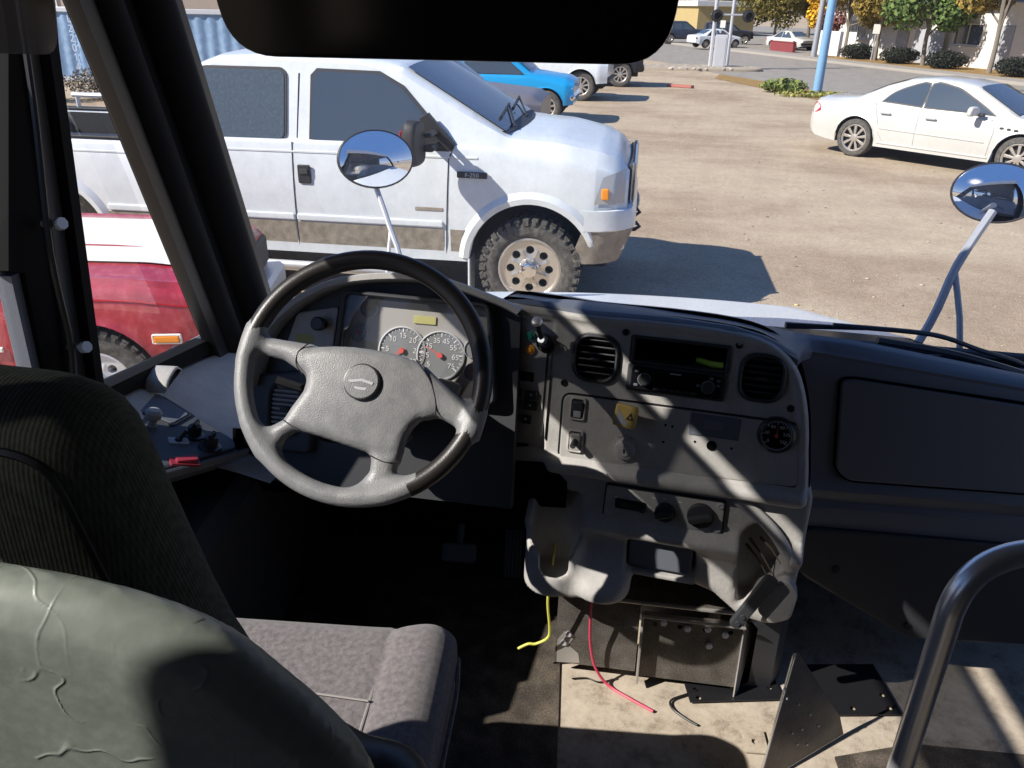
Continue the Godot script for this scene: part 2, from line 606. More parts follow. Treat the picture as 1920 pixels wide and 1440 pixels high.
	for y in 512:
		for x in 512:
			var a := absf(v1.get_pixel(x, y).r - 0.5)
			var q: float = 0.5 + 0.5 * exp(-a * a * 5200.0) * smoothstep(0.35, 0.6, n1.get_pixel(x, y).r) + (n3.get_pixel(x, y).r - 0.5) * 0.05
			cr.set_pixel(x, y, Color(q, q, q))
	m = mat("vinyl", Color.WHITE, 0.42, 0, 0.5)
	m.albedo_texture = tint_image([[n1, 0.5], [n2, 0.5]], [[0.3, 0.165, 0.19, 0.165], [0.6, 0.20, 0.225, 0.195], [0.8, 0.23, 0.255, 0.225]])
	triplanar(m, 2.2)
	bump(m, cr, 0.14)
	m = mat("rim_shade", lin(0.022, 0.019, 0.018), 0.38, 0, 0.5)  # near-black that stands in for shade on the wheel rim
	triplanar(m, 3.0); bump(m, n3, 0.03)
	mat("wire_yellow", lin(0.62, 0.62, 0.10), 0.5)
	mat("wire_red", lin(0.55, 0.05, 0.10), 0.5)
	mat("stitch", lin(0.30, 0.28, 0.27), 0.8)
	# pane with a film of dust, thicker in streaks and specks
	var film := Image.create(1024, 1024, false, Image.FORMAT_RGBA8)
	var f1 := noise_image(1024, 0.004, 4, 61); var f2 := noise_image(1024, 0.05, 3, 62); var f3 := noise_image(1024, 0.35, 2, 63)
	for y in 1024:
		for x in 1024:
			var v := 0.14 + 0.11 * (f1.get_pixel(x, y).r - 0.5) + 0.06 * (f2.get_pixel(x, y).r - 0.5)
			var sp := f3.get_pixel(x, y).r
			if sp > 0.74: v += (sp - 0.74) * 1.1
			film.set_pixel(x, y, Color(1, 1, 1, clampf(v, 0.03, 0.5)))
	m = mat("windshield_glass", lin(0.72, 0.73, 0.74), 0.3, 0, 0.5)
	m.albedo_texture = ImageTexture.create_from_image(film)
	m.transparency = BaseMaterial3D.TRANSPARENCY_ALPHA
	triplanar(m, 1.1)
	m = mat("side_glass", lin(0.62, 0.64, 0.66, 0.06), 0.02)
	m.transparency = BaseMaterial3D.TRANSPARENCY_ALPHA
	m = mat("smoke_acrylic", lin(0.028, 0.024, 0.02, 0.64), 0.05)
	m.transparency = BaseMaterial3D.TRANSPARENCY_ALPHA
	m = mat("dial_lens", lin(0.4, 0.4, 0.4, 0.06), 0.03)
	m.transparency = BaseMaterial3D.TRANSPARENCY_ALPHA

# ---------------------------------------------------------------- vehicles
# s: interp lists over x (forward): zw half width, yb bottom, belt, top, zt half width of the roof; arches [x, y, r]
func ring_at(s: Dictionary, x: float) -> PackedVector3Array:
	var zw := interp(x, s.zw); var yb := interp(x, s.yb); var be := interp(x, s.belt); var tp := interp(x, s.top); var zt := interp(x, s.zt)
	for a in s.arches:
		var dx: float = absf(x - a[0])
		if dx < a[2]:
			yb = maxf(yb, a[1] + sqrt(a[2] * a[2] - dx * dx))
	yb = minf(yb, be - 0.1)
	var lo := interp(x, s.yb)
	var bulge: float = s.get("bulge", 0.05)
	var h := PackedVector3Array()
	for k in 8:
		var y := lerpf(yb, be - 0.03, k / 7.0)
		var q: float = (y - lo) / (be - lo)
		h.append(Vector3(x, y, zw - bulge * pow(2.0 * q - 0.9, 2.0) + (0.012 if k == 0 else 0.0)))
	h.append(Vector3(x, be, zw - bulge - 0.02))
	h.append(Vector3(x, be + 0.012, zw - bulge - 0.05))
	var zg := zw - bulge - 0.05
	h.append(Vector3(x, lerpf(be + 0.012, tp - 0.06 * clampf((tp - be) * 3.0, 0.1, 1.0), 0.5), lerpf(zg, zt, 0.5)))
	h.append(Vector3(x, tp - 0.06 * clampf((tp - be) * 3.0, 0.1, 1.0), zt))
	h.append(Vector3(x, tp - 0.015, zt - 0.05))
	h.append(Vector3(x, tp + 0.004, zt - 0.16))
	h.append(Vector3(x, tp + 0.016, zt * 0.4))
	h.append(Vector3(x, tp + 0.02, 0))
	var o := h.duplicate()
	for i in range(h.size() - 2, -1, -1):
		o.append(Vector3(h[i].x, h[i].y, -h[i].z))
	return o

func shell(s: Dictionary, x0: float, x1: float, step := 0.05) -> MB:
	var b := MB.new()
	var xs := [x0]
	var n := int((x1 - x0) / step)
	for i in range(1, n): xs.append(x0 + (x1 - x0) * i / n)
	xs.append(x1)
	for a in s.arches:
		for e in [a[0] - a[2] + 0.001, a[0] + a[2] - 0.001]:
			if e > x0 and e < x1: xs.append(e)
	xs.sort()
	var g := []
	for x in xs: g.append(ring_at(s, x))
	b.rows(g, true)
	for e in [0, g.size() - 1]:
		var c := Vector3.ZERO
		for p in g[e]: c += p
		c /= g[e].size()
		for i in g[e].size():
			var p: Vector3 = g[e][i]; var q: Vector3 = g[e][(i + 1) % g[e].size()]
			if e == 0: b.tri(c, p, q)
			else: b.tri(c, q, p)
	return b

func zglass(s: Dictionary, x: float, y: float) -> float:
	var be := interp(x, s.belt) + 0.012; var tp := interp(x, s.top) - 0.06 * clampf((interp(x, s.top) - interp(x, s.belt)) * 3.0, 0.1, 1.0)
	var zg: float = interp(x, s.zw) - s.get("bulge", 0.05) - 0.05
	return lerpf(zg, interp(x, s.zt), clampf((y - be) / maxf(tp - be, 0.05), 0, 1.2))

func zside(s: Dictionary, x: float, y: float) -> float:
	var lo := interp(x, s.yb); var be := interp(x, s.belt)
	return interp(x, s.zw) - s.get("bulge", 0.05) * pow(2.0 * (y - lo) / (be - lo) - 0.9, 2.0)

func skin(poly: PackedVector2Array, f: Callable, side: float, off: float, thick := 0.012) -> MB:
	var b := MB.new()
	var p := MB.ccw(poly)
	var top := PackedVector3Array(); var low := PackedVector3Array()
	for v in p:
		var z: float = f.call(v.x, v.y)
		top.append(Vector3(v.x, v.y, side * (z + off))); low.append(Vector3(v.x, v.y, side * (z + off - thick)))
	var ix := Geometry2D.triangulate_polygon(p)
	for i in range(0, ix.size(), 3):
		var a := ix[i]; var c := ix[i + 1]; var d := ix[i + 2]
		if ((p[c] - p[a]).cross(p[d] - p[a]) > 0) == (side > 0): b.tri(top[a], top[c], top[d])
		else: b.tri(top[a], top[d], top[c])
	if side > 0: b.strip(low, top)
	else: b.strip(top, low)
	return b

func pane(parent: Node3D, s: Dictionary, poly: PackedVector2Array, m: Material, sides := [1.0], called := "window") -> void:
	for sd in sides:
		put("window_seal", skin(MB.inset(MB.ccw(poly), -0.022), func(x: float, y: float): return zglass(s, x, y), sd, (s.get("pane", 0.007) as float) - 0.004), M.trim_black, parent)
		put(called, skin(poly, func(x: float, y: float): return zglass(s, x, y), sd, s.get("pane", 0.007) as float), m, parent)

func line_on(parent: Node3D, called: String, s: Dictionary, pts: Array, w: float, m: Material, side := 1.0, off := 0.002) -> void:
	var b := MB.new()
	var p := []
	for i in pts.size() - 1:
		for k in 5:
			var q: Vector2 = (pts[i] as Vector2).lerp(pts[i + 1], k / 5.0)
			p.append(Vector3(q.x, q.y, side * (zside(s, q.x, q.y) + off)))
	var e: Vector2 = pts[-1]
	p.append(Vector3(e.x, e.y, side * (zside(s, e.x, e.y) + off)))
	b.tube(p, w, 5)
	put(called, b, m, parent)

func slope_pane(parent: Node3D, s: Dictionary, xa: float, xb: float, m: Material, called: String, inset := 0.07) -> void:
	var b := MB.new()
	var ya := interp(xa, s.top); var yb := interp(xb, s.top)
	var n := Vector3(-(yb - ya), xb - xa, 0).normalized()
	if n.y < 0: n = -n
	b.grid(func(u: float, v: float):
		var x := lerpf(xa, xb, u)
		var w: float = (interp(x, s.zt) - inset)
		var q: float = v * 2.0 - 1.0
		return Vector3(x, interp(x, s.top) + 0.022 - 0.022 * pow(absf(q), 3.0), q * w) + n * 0.008, 8, 10, xb < xa)
	put(called, b, m, parent)

func make_wheel(parent: Node3D, at: Vector3, r: float, w: float, side: float, style: String, rim: float, m_rim: Material) -> void:
	var root := Node3D.new()
	root.name = "wheel"
	var k := 0
	while parent.has_node(NodePath(root.name)):
		k += 1
		root.name = "wheel_%03d" % k
	parent.add_child(root, true)
	root.position = at
	var xf := Transform3D(Basis() if side > 0 else Basis(Vector3.UP, PI), Vector3.ZERO)
	var b := MB.new()
	var h := w * 0.5
	b.lathe([[rim, -h * 0.8], [r * 0.82, -h], [r * 0.95, -h * 0.92], [r, -h * 0.7], [r, h * 0.7], [r * 0.95, h * 0.92], [r * 0.86, h], [r * 0.74, h * 1.0], [rim * 1.05, h * 0.9], [rim, h * 0.78], [rim * 0.96, h * 0.2]], xf, 48)
	if style == "truck":
		for row in [[0.30, 0.34], [-0.30, 0.34], [0.80, 0.4], [-0.8, 0.4]]:
			for i in 34:
				var a: float = TAU * (i + (0.5 if row[0] < 0 else 0.0)) / 34
				var bs := Basis(Vector3(0, 0, 1), a)
				b.box(Vector3(r + 0.001, 0, row[0] * h), Vector3(0.026, r * 0.115, h * row[1]), 0.0, xf * Transform3D(bs, Vector3.ZERO))
		for i in 34:
			var bs2 := Basis(Vector3(0, 0, 1), TAU * i / 34)
			b.box(Vector3(r * 0.95, 0, h * 0.98), Vector3(r * 0.09, r * (0.10 if i % 2 else 0.06), 0.016), 0.0, xf * Transform3D(bs2, Vector3.ZERO))
	put("tyre", b, M.tyre, root)
	b = MB.new()
	b.lathe([[rim * 1.02, h * 0.80], [rim * 1.03, h * 0.88], [rim * 0.97, h * 0.90], [rim * 0.90, h * 0.74]], xf, 40)
	if style == "truck":
		var r1 := rim * 0.36; var r2 := rim * 0.92; var rh := rim * 0.63; var rr := rim * 0.135
		for i in 8:
			var c := TAU * i / 8
			var outer := PackedVector3Array(); var inner := PackedVector3Array(); var deep := PackedVector3Array()
			for j in 24:
				var a := TAU * j / 24
				var t := 0.0
				while t < rim:
					var q := Vector2(rh + cos(a) * t, sin(a) * t)
					if q.length() > r2 or q.length() < r1 or absf(q.angle()) > PI / 8: break
					t += rim * 0.008
				var f := func(q: Vector2, z: float) -> Vector3: return xf * (Basis(Vector3(0, 0, 1), c) * Vector3(q.x, q.y, z))
				var qo := Vector2(rh + cos(a) * t, sin(a) * t)
				outer.append(f.call(qo, h * (0.74 if qo.length() > rh else 0.80)))
				inner.append(f.call(Vector2(rh + cos(a) * rr, sin(a) * rr), h * 0.74))
				deep.append(f.call(Vector2(rh + cos(a) * rr, sin(a) * rr), h * 0.35))
			b.strip(outer, inner); b.strip(inner, deep)
		b.lathe([[r1 * 1.03, h * 0.80], [rim * 0.30, h * 0.86], [rim * 0.26, h * 0.86]], xf, 24)
		for i in 8:
			var bs3 := Basis(Vector3(0, 0, 1), TAU * (i + 0.5) / 8)
			b.lathe([[rim * 0.045, h * 0.8], [rim * 0.04, h * 0.95], [0.0, h * 0.98]], xf * Transform3D(bs3, bs3 * Vector3(rim * 0.315, 0, 0)), 8)
		put("rim", b, m_rim, root)
		b = MB.new()
		b.lathe([[rim * 0.255, h * 0.8], [rim * 0.25, h * 1.08], [rim * 0.20, h * 1.14], [0.0, h * 1.15]], xf, 20)
		put("hub_cap", b, M.chrome, root)
		b = MB.new()
		b.lathe([[rim * 0.96, h * 0.3], [0.0, h * 0.3]], xf, 24)
		put("brake_disc", b, M.well, root)
	else:
		var ns := 9
		for i in ns:
			var bs4 := xf * Transform3D(Basis(Vector3(0, 0, 1), TAU * i / ns + 0.2), Vector3.ZERO)
			b.plate(pts2([rim * 0.2, -rim * 0.075, rim * 0.93, -rim * 0.115, rim * 0.93, rim * 0.115, rim * 0.2, rim * 0.075]), bs4, h * 0.45, h * 0.74, 0.008)
		b.lathe([[rim * 0.30, h * 0.4], [rim * 0.28, h * 0.78], [rim * 0.12, h * 0.84], [0, h * 0.84]], xf, 20)
		put("rim", b, m_rim, root)
		b = MB.new()
		b.lathe([[rim * 0.97, h * 0.15], [0.0, h * 0.15]], xf, 24)
		put("brake_disc", b, M.well, root)

func wells(parent: Node3D, s: Dictionary, half := 0.95) -> void:
	for a in s.arches:
		for sd in [1.0, -1.0]:
			var b := MB.new()
			var o := PackedVector3Array(); var i := PackedVector3Array()
			for k in 25:
				var an := PI * k / 24.0
				var x: float = a[0] + cos(an) * (a[2] - 0.004); var y: float = a[1] + sin(an) * (a[2] - 0.004)
				o.append(Vector3(x, y, sd * (interp(x, s.zw) - 0.04))); i.append(Vector3(x, y, sd * 0.45))
			var oo := PackedVector3Array([Vector3(o[0].x, interp(o[0].x, s.yb), o[0].z)]) + o + PackedVector3Array([Vector3(o[24].x, interp(o[24].x, s.yb), o[24].z)])
			var ii := PackedVector3Array([Vector3(i[0].x, interp(i[0].x, s.yb), i[0].z)]) + i + PackedVector3Array([Vector3(i[24].x, interp(i[24].x, s.yb), i[24].z)])
			b.strip(oo, ii, false)
			var c := Vector3(a[0], a[1], sd * 0.45)
			for k in ii.size() - 1: b.tri(c, ii[k], ii[k + 1])
			put("wheel_well", b, M.well, parent)
	var u := MB.new()
	var x0: float = s.zw[0] + 0.15; var x1: float = s.zw[s.zw.size() - 2] - 0.15
	u.box(Vector3((x0 + x1) / 2, 0.42, 0), Vector3(x1 - x0, 0.2, 0.9), 0.02)
	put("underbody", u, M.well, parent)

func white_pickup(o: Vector3, turn: float) -> void:
	var t := thing("pickup_truck", "white crew cab pickup with tan lower body and knobbly tyres beside the bus", "pickup truck", o, turn, "vehicles parked in the dirt lot")
	var s := {
		"zw": [-5.5, 0.97, -5.3, 1.0, 0.25, 1.0, 0.5, 0.985, 0.68, 0.93, 0.78, 0.82],
		"yb": [-5.5, 0.62, -3.2, 0.50, -2.9, 0.46, -0.5, 0.46, -0.45, 0.55, 0.78, 0.60],
		"belt": [-5.5, 1.33, -3.03, 1.33, -2.98, 1.40, -0.72, 1.41, -0.35, 1.40, 0.3, 1.33, 0.62, 1.25, 0.78, 1.18],
		"top": [-5.5, 1.335, -3.03, 1.335, -2.99, 1.72, -2.90, 1.98, -2.7, 2.05, -2.2, 2.075, -1.5, 2.06, -1.12, 2.0, -0.22, 1.50, 0.2, 1.475, 0.55, 1.41, 0.70, 1.34, 0.78, 1.24],
		"zt": [-5.5, 0.90, -3.03, 0.90, -2.99, 0.80, -2.7, 0.76, -1.2, 0.76, -0.3, 0.86, 0.3, 0.84, 0.6, 0.78, 0.78, 0.68],
		"arches": [[0.0, 0.46, 0.52]], "bulge": 0.035, "pane": 0.016}
	var s2 := s.duplicate(true)
	put("cab", shell(s, -3.0, 0.78, 0.045), M.white_paint, t, 32)
	# open bed: outer sides, inner sides, floor
	s2.arches = [[-4.38, 0.46, 0.54]]
	var b := MB.new()
	for sd in [1.0, -1.0]:
		var g := []
		for i in 41:
			var x := lerpf(-5.48, -3.03, i / 40.0)
			var r := ring_at(s2, x)
			var row := PackedVector3Array()
			for k in 9: row.append(Vector3(r[k].x, r[k].y, r[k].z * sd))
			row.append(Vector3(x, 1.345, 0.94 * sd)); row.append(Vector3(x, 1.345, 0.84 * sd)); row.append(Vector3(x, 1.30, 0.83 * sd)); row.append(Vector3(x, 0.82, 0.83 * sd)); row.append(Vector3(x, 0.82, 0.0))
			g.append(row)
		b.rows(g, sd > 0)
	put("bed", b, M.white_paint, t, 32)
	b = MB.new()
	for sd in [1.0, -1.0]:
		b.box(Vector3(-4.25, 1.362, sd * 0.89), Vector3(2.4, 0.03, 0.12), 0.01)
		b.box(Vector3(-4.25, 1.08, sd * 0.82), Vector3(2.4, 0.5, 0.012))
	b.box(Vector3(-4.25, 0.84, 0), Vector3(2.42, 0.02, 1.63))
	put("bed_liner", b, M.trim_black, t)
	b = MB.new()
	b.box(Vector3(-5.48, 1.05, 0), Vector3(0.06, 0.58, 1.68), 0.02)
	put("tailgate", b, M.white_paint, t)
	b = MB.new()
	b.tube([Vector3(-5.3, 1.50, -0.89), Vector3(-3.15, 1.50, -0.89)], 0.028, 8)
	for x in [-5.25, -4.2, -3.2]:
		b.tube([Vector3(x, 1.37, -0.89), Vector3(x, 1.5, -0.89)], 0.022, 8)
	put("bed_rail", b, M.galvanised, t)
	s2.arches = [[0.0, 0.46, 0.52], [-4.38, 0.46, 0.54]]
	wells(t, s2)
	for sd in [1.0, -1.0]:
		make_wheel(t, Vector3(0, 0.425, 0.86 * sd), 0.418, 0.30, sd, "truck", 0.262, M.aluminium)
		make_wheel(t, Vector3(-4.38, 0.425, 0.86 * sd), 0.418, 0.30, sd, "truck", 0.262, M.aluminium)
	pane(t, s, MB.rrect(0.74, 0.53, 0.05, 4, -2.48, 1.675), M.dusty_glass, [1.0, -1.0], "rear_door_window")
	pane(t, s, curve2([-1.87, 1.42, -1.86, 1.90, -1.82, 1.94, -1.30, 1.93, -1.10, 1.83, -0.74, 1.46, -0.76, 1.42, -1.3, 1.41], 1, true), M.car_glass, [1.0, -1.0], "front_door_window")
	slope_pane(t, s, -0.25, -1.08, M.car_glass, "windscreen")
	# wiper cowl
	b = MB.new()
	b.grid(func(u: float, v: float): return Vector3(-0.30 + 0.17 * u - 0.10 * pow(v * 2 - 1, 2), interp(-0.3 + 0.17 * u, s.top) + 0.032 - 0.012 * u, (v * 2 - 1) * 0.80), 3, 12)
	put("wiper_cowl", b, M.trim_black, t)
	b = MB.new()
	for q in [[0.6, -0.1], [-0.15, -0.75]]:
		b.tube([Vector3(-0.20, 1.535, q[0]), Vector3(-0.36, 1.63, q[1])], 0.009, 5)
		b.tube([Vector3(-0.33, 1.60, q[0] * 0.9), Vector3(-0.37, 1.635, q[1] - 0.05)], 0.014, 5)
	put("wiper", b, M.trim_black, t)
	# door gaps, crease, trim
	for ln in [[Vector2(-2.04, 0.47), Vector2(-2.03, 1.395)], [Vector2(-0.72, 0.5), Vector2(-0.69, 1.30), Vector2(-0.66, 1.385)], [Vector2(-3.0, 0.52), Vector2(-3.0, 1.39)]]:
		line_on(t, "door_gap", s, ln, 0.005, M.gap)
	b = MB.new()
	b.tube([Vector3(-2.0, 1.42, 0.912), Vector3(-1.985, 1.92, 0.785)], 0.006, 5)
	put("door_gap", b, M.gap, t)
	line_on(t, "body_crease", s, [Vector2(-2.98, 1.315), Vector2(-0.45, 1.325)], 0.011, M.white_paint, 1.0, -0.003)
	line_on(t, "body_crease", s, [Vector2(-5.4, 1.25), Vector2(-3.05, 1.25)], 0.011, M.white_paint, 1.0, -0.003)
	for x in [[-5.4, -4.94], [-3.80, -3.04], [-2.97, -2.05], [-2.03, -0.74]]:
		b = MB.new()
		b.box(Vector3((x[0] + x[1]) / 2, 0.775, 1.0), Vector3(x[1] - x[0], 0.055, 0.03), 0.01)
		put("rub_strip", b, M.white_paint, t)
	for seg in [[-5.45, -4.95], [-3.82, -3.04], [-2.97, -2.05], [-2.03, -0.74], [-0.68, -0.53]]:
		var poly := PackedVector2Array()
		for i in 9: poly.append(Vector2(lerpf(seg[0], seg[1], i / 8.0), 0.47 + (0.08 if seg[0] < -3.5 else 0.0)))
		for i in 9: poly.append(Vector2(lerpf(seg[1], seg[0], i / 8.0), 0.735))
		put("lower_panel", skin(poly, func(x: float, y: float): return zside(s, x, y), 1.0, 0.006), M.tan_paint, t)
	# flared arch lip
	for ac in [[0.0, 0.52], [-4.38, 0.54]]:
		b = MB.new()
		var g := []
		for k in 25:
			var an := PI * (0.02 + 0.96 * k / 24.0)
			var row := PackedVector3Array()
			for q in [[0.0, 0.0], [0.004, 0.028], [0.05, 0.034], [0.10, 0.0]]:
				var x: float = ac[0] + cos(an) * (ac[1] + q[0])
				var y: float = 0.46 + sin(an) * (ac[1] + q[0])
				row.append(Vector3(x, y, zside(s, x, y) + q[1]))
			g.append(row)
		b.rows(g)
		put("arch_flare", b, M.white_paint, t)
	# handles, mirror, badges
	b = MB.new()
	b.box(Vector3(-1.93, 1.14, 1.0), Vector3(0.115, 0.155, 0.02), 0.012)
	put("door_handle", b, M.trim_black, t)
	b = MB.new()
	b.box(Vector3(-1.93, 1.165, 1.016), Vector3(0.075, 0.045, 0.012), 0.005)
	put("handle_lever", b, M.gap, t)
	b = MB.new()
	b.plate(curve2([-0.12, -0.15, 0.10, -0.15, 0.125, 0.0, 0.09, 0.15, -0.08, 0.17, -0.14, 0.05], 4, true), Transform3D(Basis(Vector3.UP, PI / 2 - 0.15), Vector3(-0.90, 1.47, 1.27)), -0.05, 0.06, 0.03, true)
	put("side_mirror", b, M.trim_black, t)
	b = MB.new()
	b.box(Vector3(-0.80, 1.42, 1.08), Vector3(0.09, 0.05, 0.26), 0.015)
	b.box(Vector3(-0.80, 1.52, 1.08), Vector3(0.06, 0.035, 0.24), 0.012)
	b.plate(pts2([-0.92, 1.36, -0.66, 1.36, -0.64, 1.42, -0.86, 1.66, -0.93, 1.62]), Transform3D(), 0.90, 0.965, 0.01)
	put("mirror_arm", b, M.trim_black, t)
	b = MB.new()
	b.box(Vector3(-0.985, 1.50, 1.29), Vector3(0.03, 0.14, 0.05), 0.012)
	put("mirror_signal", b, M.lamp_red, t)
	b = MB.new()
	b.box(Vector3(-0.49, 1.195, 1.005), Vector3(0.25, 0.05, 0.012), 0.004)
	put("badge", b, M.gap, t)
	text("badge_lettering", "F-250", 0.034, M.label_grey, t, Transform3D(Basis(), Vector3(-0.49, 1.195, 1.0125)), 0.003, true)
	b = MB.new()
	b.box(Vector3(-0.86, 0.90, 1.0), Vector3(0.24, 0.03, 0.01), 0.003)
	put("door_badge", b, M.tan_paint, t)
	# front end
	b = MB.new()
	b.grid(func(u: float, v: float):
		var q: float = v * 2.0 - 1.0
		var an := clampf((absf(q) - 0.62) / 0.38, 0, 1)
		var x := 0.86 - 0.42 * an * an
		var z := signf(q) * (minf(absf(q), 0.62) / 0.62 * 0.72 + 0.30 * sin(an * PI / 2))
		var prof := [[0.78, -0.04], [0.79, 0.0], [0.90, 0.0], [0.95, -0.03], [0.955, -0.10]]
		var p: Array = prof[int(round(u * 4))]
		return Vector3(x + p[1] * (1.0 - an * 0.6), p[0], z), 4, 28, true)
	put("bumper", b, M.white_paint, t)
	b = MB.new()
	b.grid(func(u: float, v: float):
		var q: float = v * 2.0 - 1.0
		var an := clampf((absf(q) - 0.62) / 0.38, 0, 1)
		var x := 0.85 - 0.42 * an * an
		var z := signf(q) * (minf(absf(q), 0.62) / 0.62 * 0.71 + 0.295 * sin(an * PI / 2))
		return Vector3(x - 0.10 * (1.0 - u), 0.50 + 0.28 * u, z), 3, 28, true)
	put("lower_valance", b, M.tan_paint, t)
	for z in [0.28, -0.28]:
		b = MB.new()
		b.tube([Vector3(0.74, 0.64, z), Vector3(0.86, 0.64, z), Vector3(0.90, 0.67, z), Vector3(0.87, 0.70, z), Vector3(0.80, 0.70, z)], 0.018, 8)
		put("tow_hook", b, M.trim_black, t)
	for sd in [1.0, -1.0]:
		b = MB.new()
		b.grid(func(u: float, v: float):
			var y := lerpf(1.0, lerpf(1.21, 1.27, u), v)
			var x := lerpf(0.515 + 0.06 * v, 0.755, u)
			return Vector3(x, y, sd * (zside(s, x, y) + 0.008)), 10, 6, sd < 0)
		put("headlight", b, M.lamp_clear, t)
		b = MB.new()
		b.box(Vector3(0.60, 1.08, sd * 0.958), Vector3(0.06, 0.09, 0.03), 0.01)
		put("side_marker", b, M.lamp_amber, t)
	b = MB.new()
	b.box(Vector3(0.79, 1.12, 0), Vector3(0.04, 0.30, 1.28), 0.01)
	put("grille", b, M.gap, t)
	for y in [0.985, 1.075, 1.165, 1.255]:
		b = MB.new()
		b.box(Vector3(0.825, y, 0), Vector3(0.03, 0.03, 1.24), 0.008)
		put("grille_bar", b, M.chrome, t)
	for z in [-0.63, 0.63]:
		b = MB.new()
		b.box(Vector3(0.815, 1.12, z), Vector3(0.035, 0.34, 0.04), 0.008)
		put("grille_post", b, M.chrome, t)
	b = MB.new()
	b.tube([Vector3(-2.75, 0.33, 1.0), Vector3(-2.65, 0.365, 1.07), Vector3(-0.95, 0.365, 1.07), Vector3(-0.85, 0.33, 1.0)], 0.038, 10)
	b.tube([Vector3(-2.7, 0.30, 0.96), Vector3(-0.9, 0.30, 0.96)], 0.025, 8)
	put("step_bar", b, M.galvanised, t)
	b = MB.new()
	b.box(Vector3(-0.52, 0.33, 0.9), Vector3(0.02, 0.32, 0.22), 0.006)
	put("mud_flap", b, M.white_paint, t)

func sedan(o: Vector3, turn: float) -> void:
	var t := thing("sedan", "white four door sedan with alloy wheels alone at the right of the lot", "car", o, turn, "vehicles parked in the dirt lot")
	# x = 0 at the rear axle, front axle at 2.8
	var s := {
		"zw": [-1.02, 0.70, -0.9, 0.80, -0.6, 0.87, 0, 0.90, 2.6, 0.90, 3.1, 0.87, 3.5, 0.76, 3.65, 0.60],
		"yb": [-1.02, 0.42, -0.85, 0.30, -0.4, 0.24, 3.3, 0.22, 3.65, 0.34],
		"belt": [-1.02, 0.80, -0.95, 0.90, 0.0, 0.96, 1.0, 0.93, 2.1, 0.885, 3.2, 0.79, 3.65, 0.60],
		"top": [-1.02, 0.82, -0.97, 0.97, -0.3, 1.03, -0.15, 1.05, 0.3, 1.27, 0.7, 1.40, 1.1, 1.435, 1.5, 1.42, 1.85, 1.36, 2.62, 0.965, 3.2, 0.86, 3.65, 0.64],
		"zt": [-1.02, 0.55, -0.3, 0.68, 0.3, 0.60, 0.8, 0.575, 1.6, 0.575, 2.0, 0.62, 2.6, 0.72, 3.3, 0.64, 3.65, 0.45],
		"arches": [[0.0, 0.34, 0.385], [2.8, 0.34, 0.385]], "bulge": 0.045, "pane": 0.016}
	put("body", shell(s, -1.02, 3.65, 0.045), M.cream_paint, t, 34)
	wells(t, s)
	for sd in [1.0, -1.0]:
		for x in [0.0, 2.8]:
			make_wheel(t, Vector3(x, 0.335, 0.775 * sd), 0.335, 0.22, sd, "car", 0.235, M.aluminium)
	pane(t, s, curve2([0.40, 1.02, 0.52, 1.15, 0.76, 1.27, 1.06, 1.335, 1.07, 0.985], 3, false), M.car_glass, [1.0, -1.0], "rear_door_window")
	pane(t, s, curve2([1.14, 0.98, 1.13, 1.335, 1.45, 1.32, 1.72, 1.23, 2.25, 0.955], 3, false), M.car_glass, [1.0, -1.0], "front_door_window")
	slope_pane(t, s, 2.60, 1.88, M.car_glass, "windscreen", 0.04)
	slope_pane(t, s, -0.12, 0.62, M.car_glass, "rear_window", 0.06)
	for ln in [[Vector2(0.42, 0.62), Vector2(0.28, 0.98)], [Vector2(1.10, 0.25), Vector2(1.10, 0.96)], [Vector2(2.32, 0.27), Vector2(2.36, 0.72), Vector2(2.26, 0.9)], [Vector2(0.43, 0.5), Vector2(0.6, 0.26)]]:
		line_on(t, "door_gap", s, ln, 0.005, M.label_grey)
	line_on(t, "rub_strip", s, [Vector2(0.45, 0.56), Vector2(2.25, 0.53)], 0.013, M.cream_paint, 1.0, 0.0)
	line_on(t, "sill_line", s, [Vector2(0.45, 0.31), Vector2(2.35, 0.295)], 0.018, M.cream_paint, 1.0, 0.0)
	for x in [0.52, 1.32]:
		var b := MB.new()
		b.box(Vector3(x, 0.83 - 0.015 * x, 0.905), Vector3(0.19, 0.03, 0.03), 0.01)
		put("door_handle", b, M.label_grey, t)
	var b := MB.new()
	b.plate(curve2([-0.10, -0.07, 0.08, -0.07, 0.11, 0.0, 0.06, 0.07, -0.08, 0.07, -0.12, 0.0], 4, true), Transform3D(Basis(Vector3.UP, PI / 2 - 0.3), Vector3(2.02, 1.0, 1.0)), -0.05, 0.05, 0.03, true)
	put("side_mirror", b, M.cream_paint, t)
	b = MB.new()
	b.box(Vector3(2.1, 0.95, 0.89), Vector3(0.12, 0.05, 0.10), 0.01)
	put("mirror_arm", b, M.trim_black, t)
	for i in 3:
		b = MB.new()
		b.lathe([[0.035, 0.0], [0.03, 0.012], [0.0, 0.012]], Transform3D(Basis(), Vector3(2.46 + 0.11 * i, 0.775 - 0.008 * i, zside(s, 2.46, 0.775) - 0.002)), 12, 0.55)
		put("port_hole", b, M.gap, t)
	for sd in [1.0, -1.0]:
		b = skin(curve2([-0.99, 0.70, -0.78, 0.75, -0.84, 0.86, -0.98, 0.88], 2, true), func(x: float, y: float): return zside(s, x, y), sd, 0.006)
		put("tail_light", b, M.lamp_red, t)
		b = skin(pts2([3.2, 0.60, 3.5, 0.58, 3.5, 0.68, 3.15, 0.74]), func(x: float, y: float): return zside(s, x, y), sd, 0.006)
		put("headlight", b, M.lamp_clear, t)

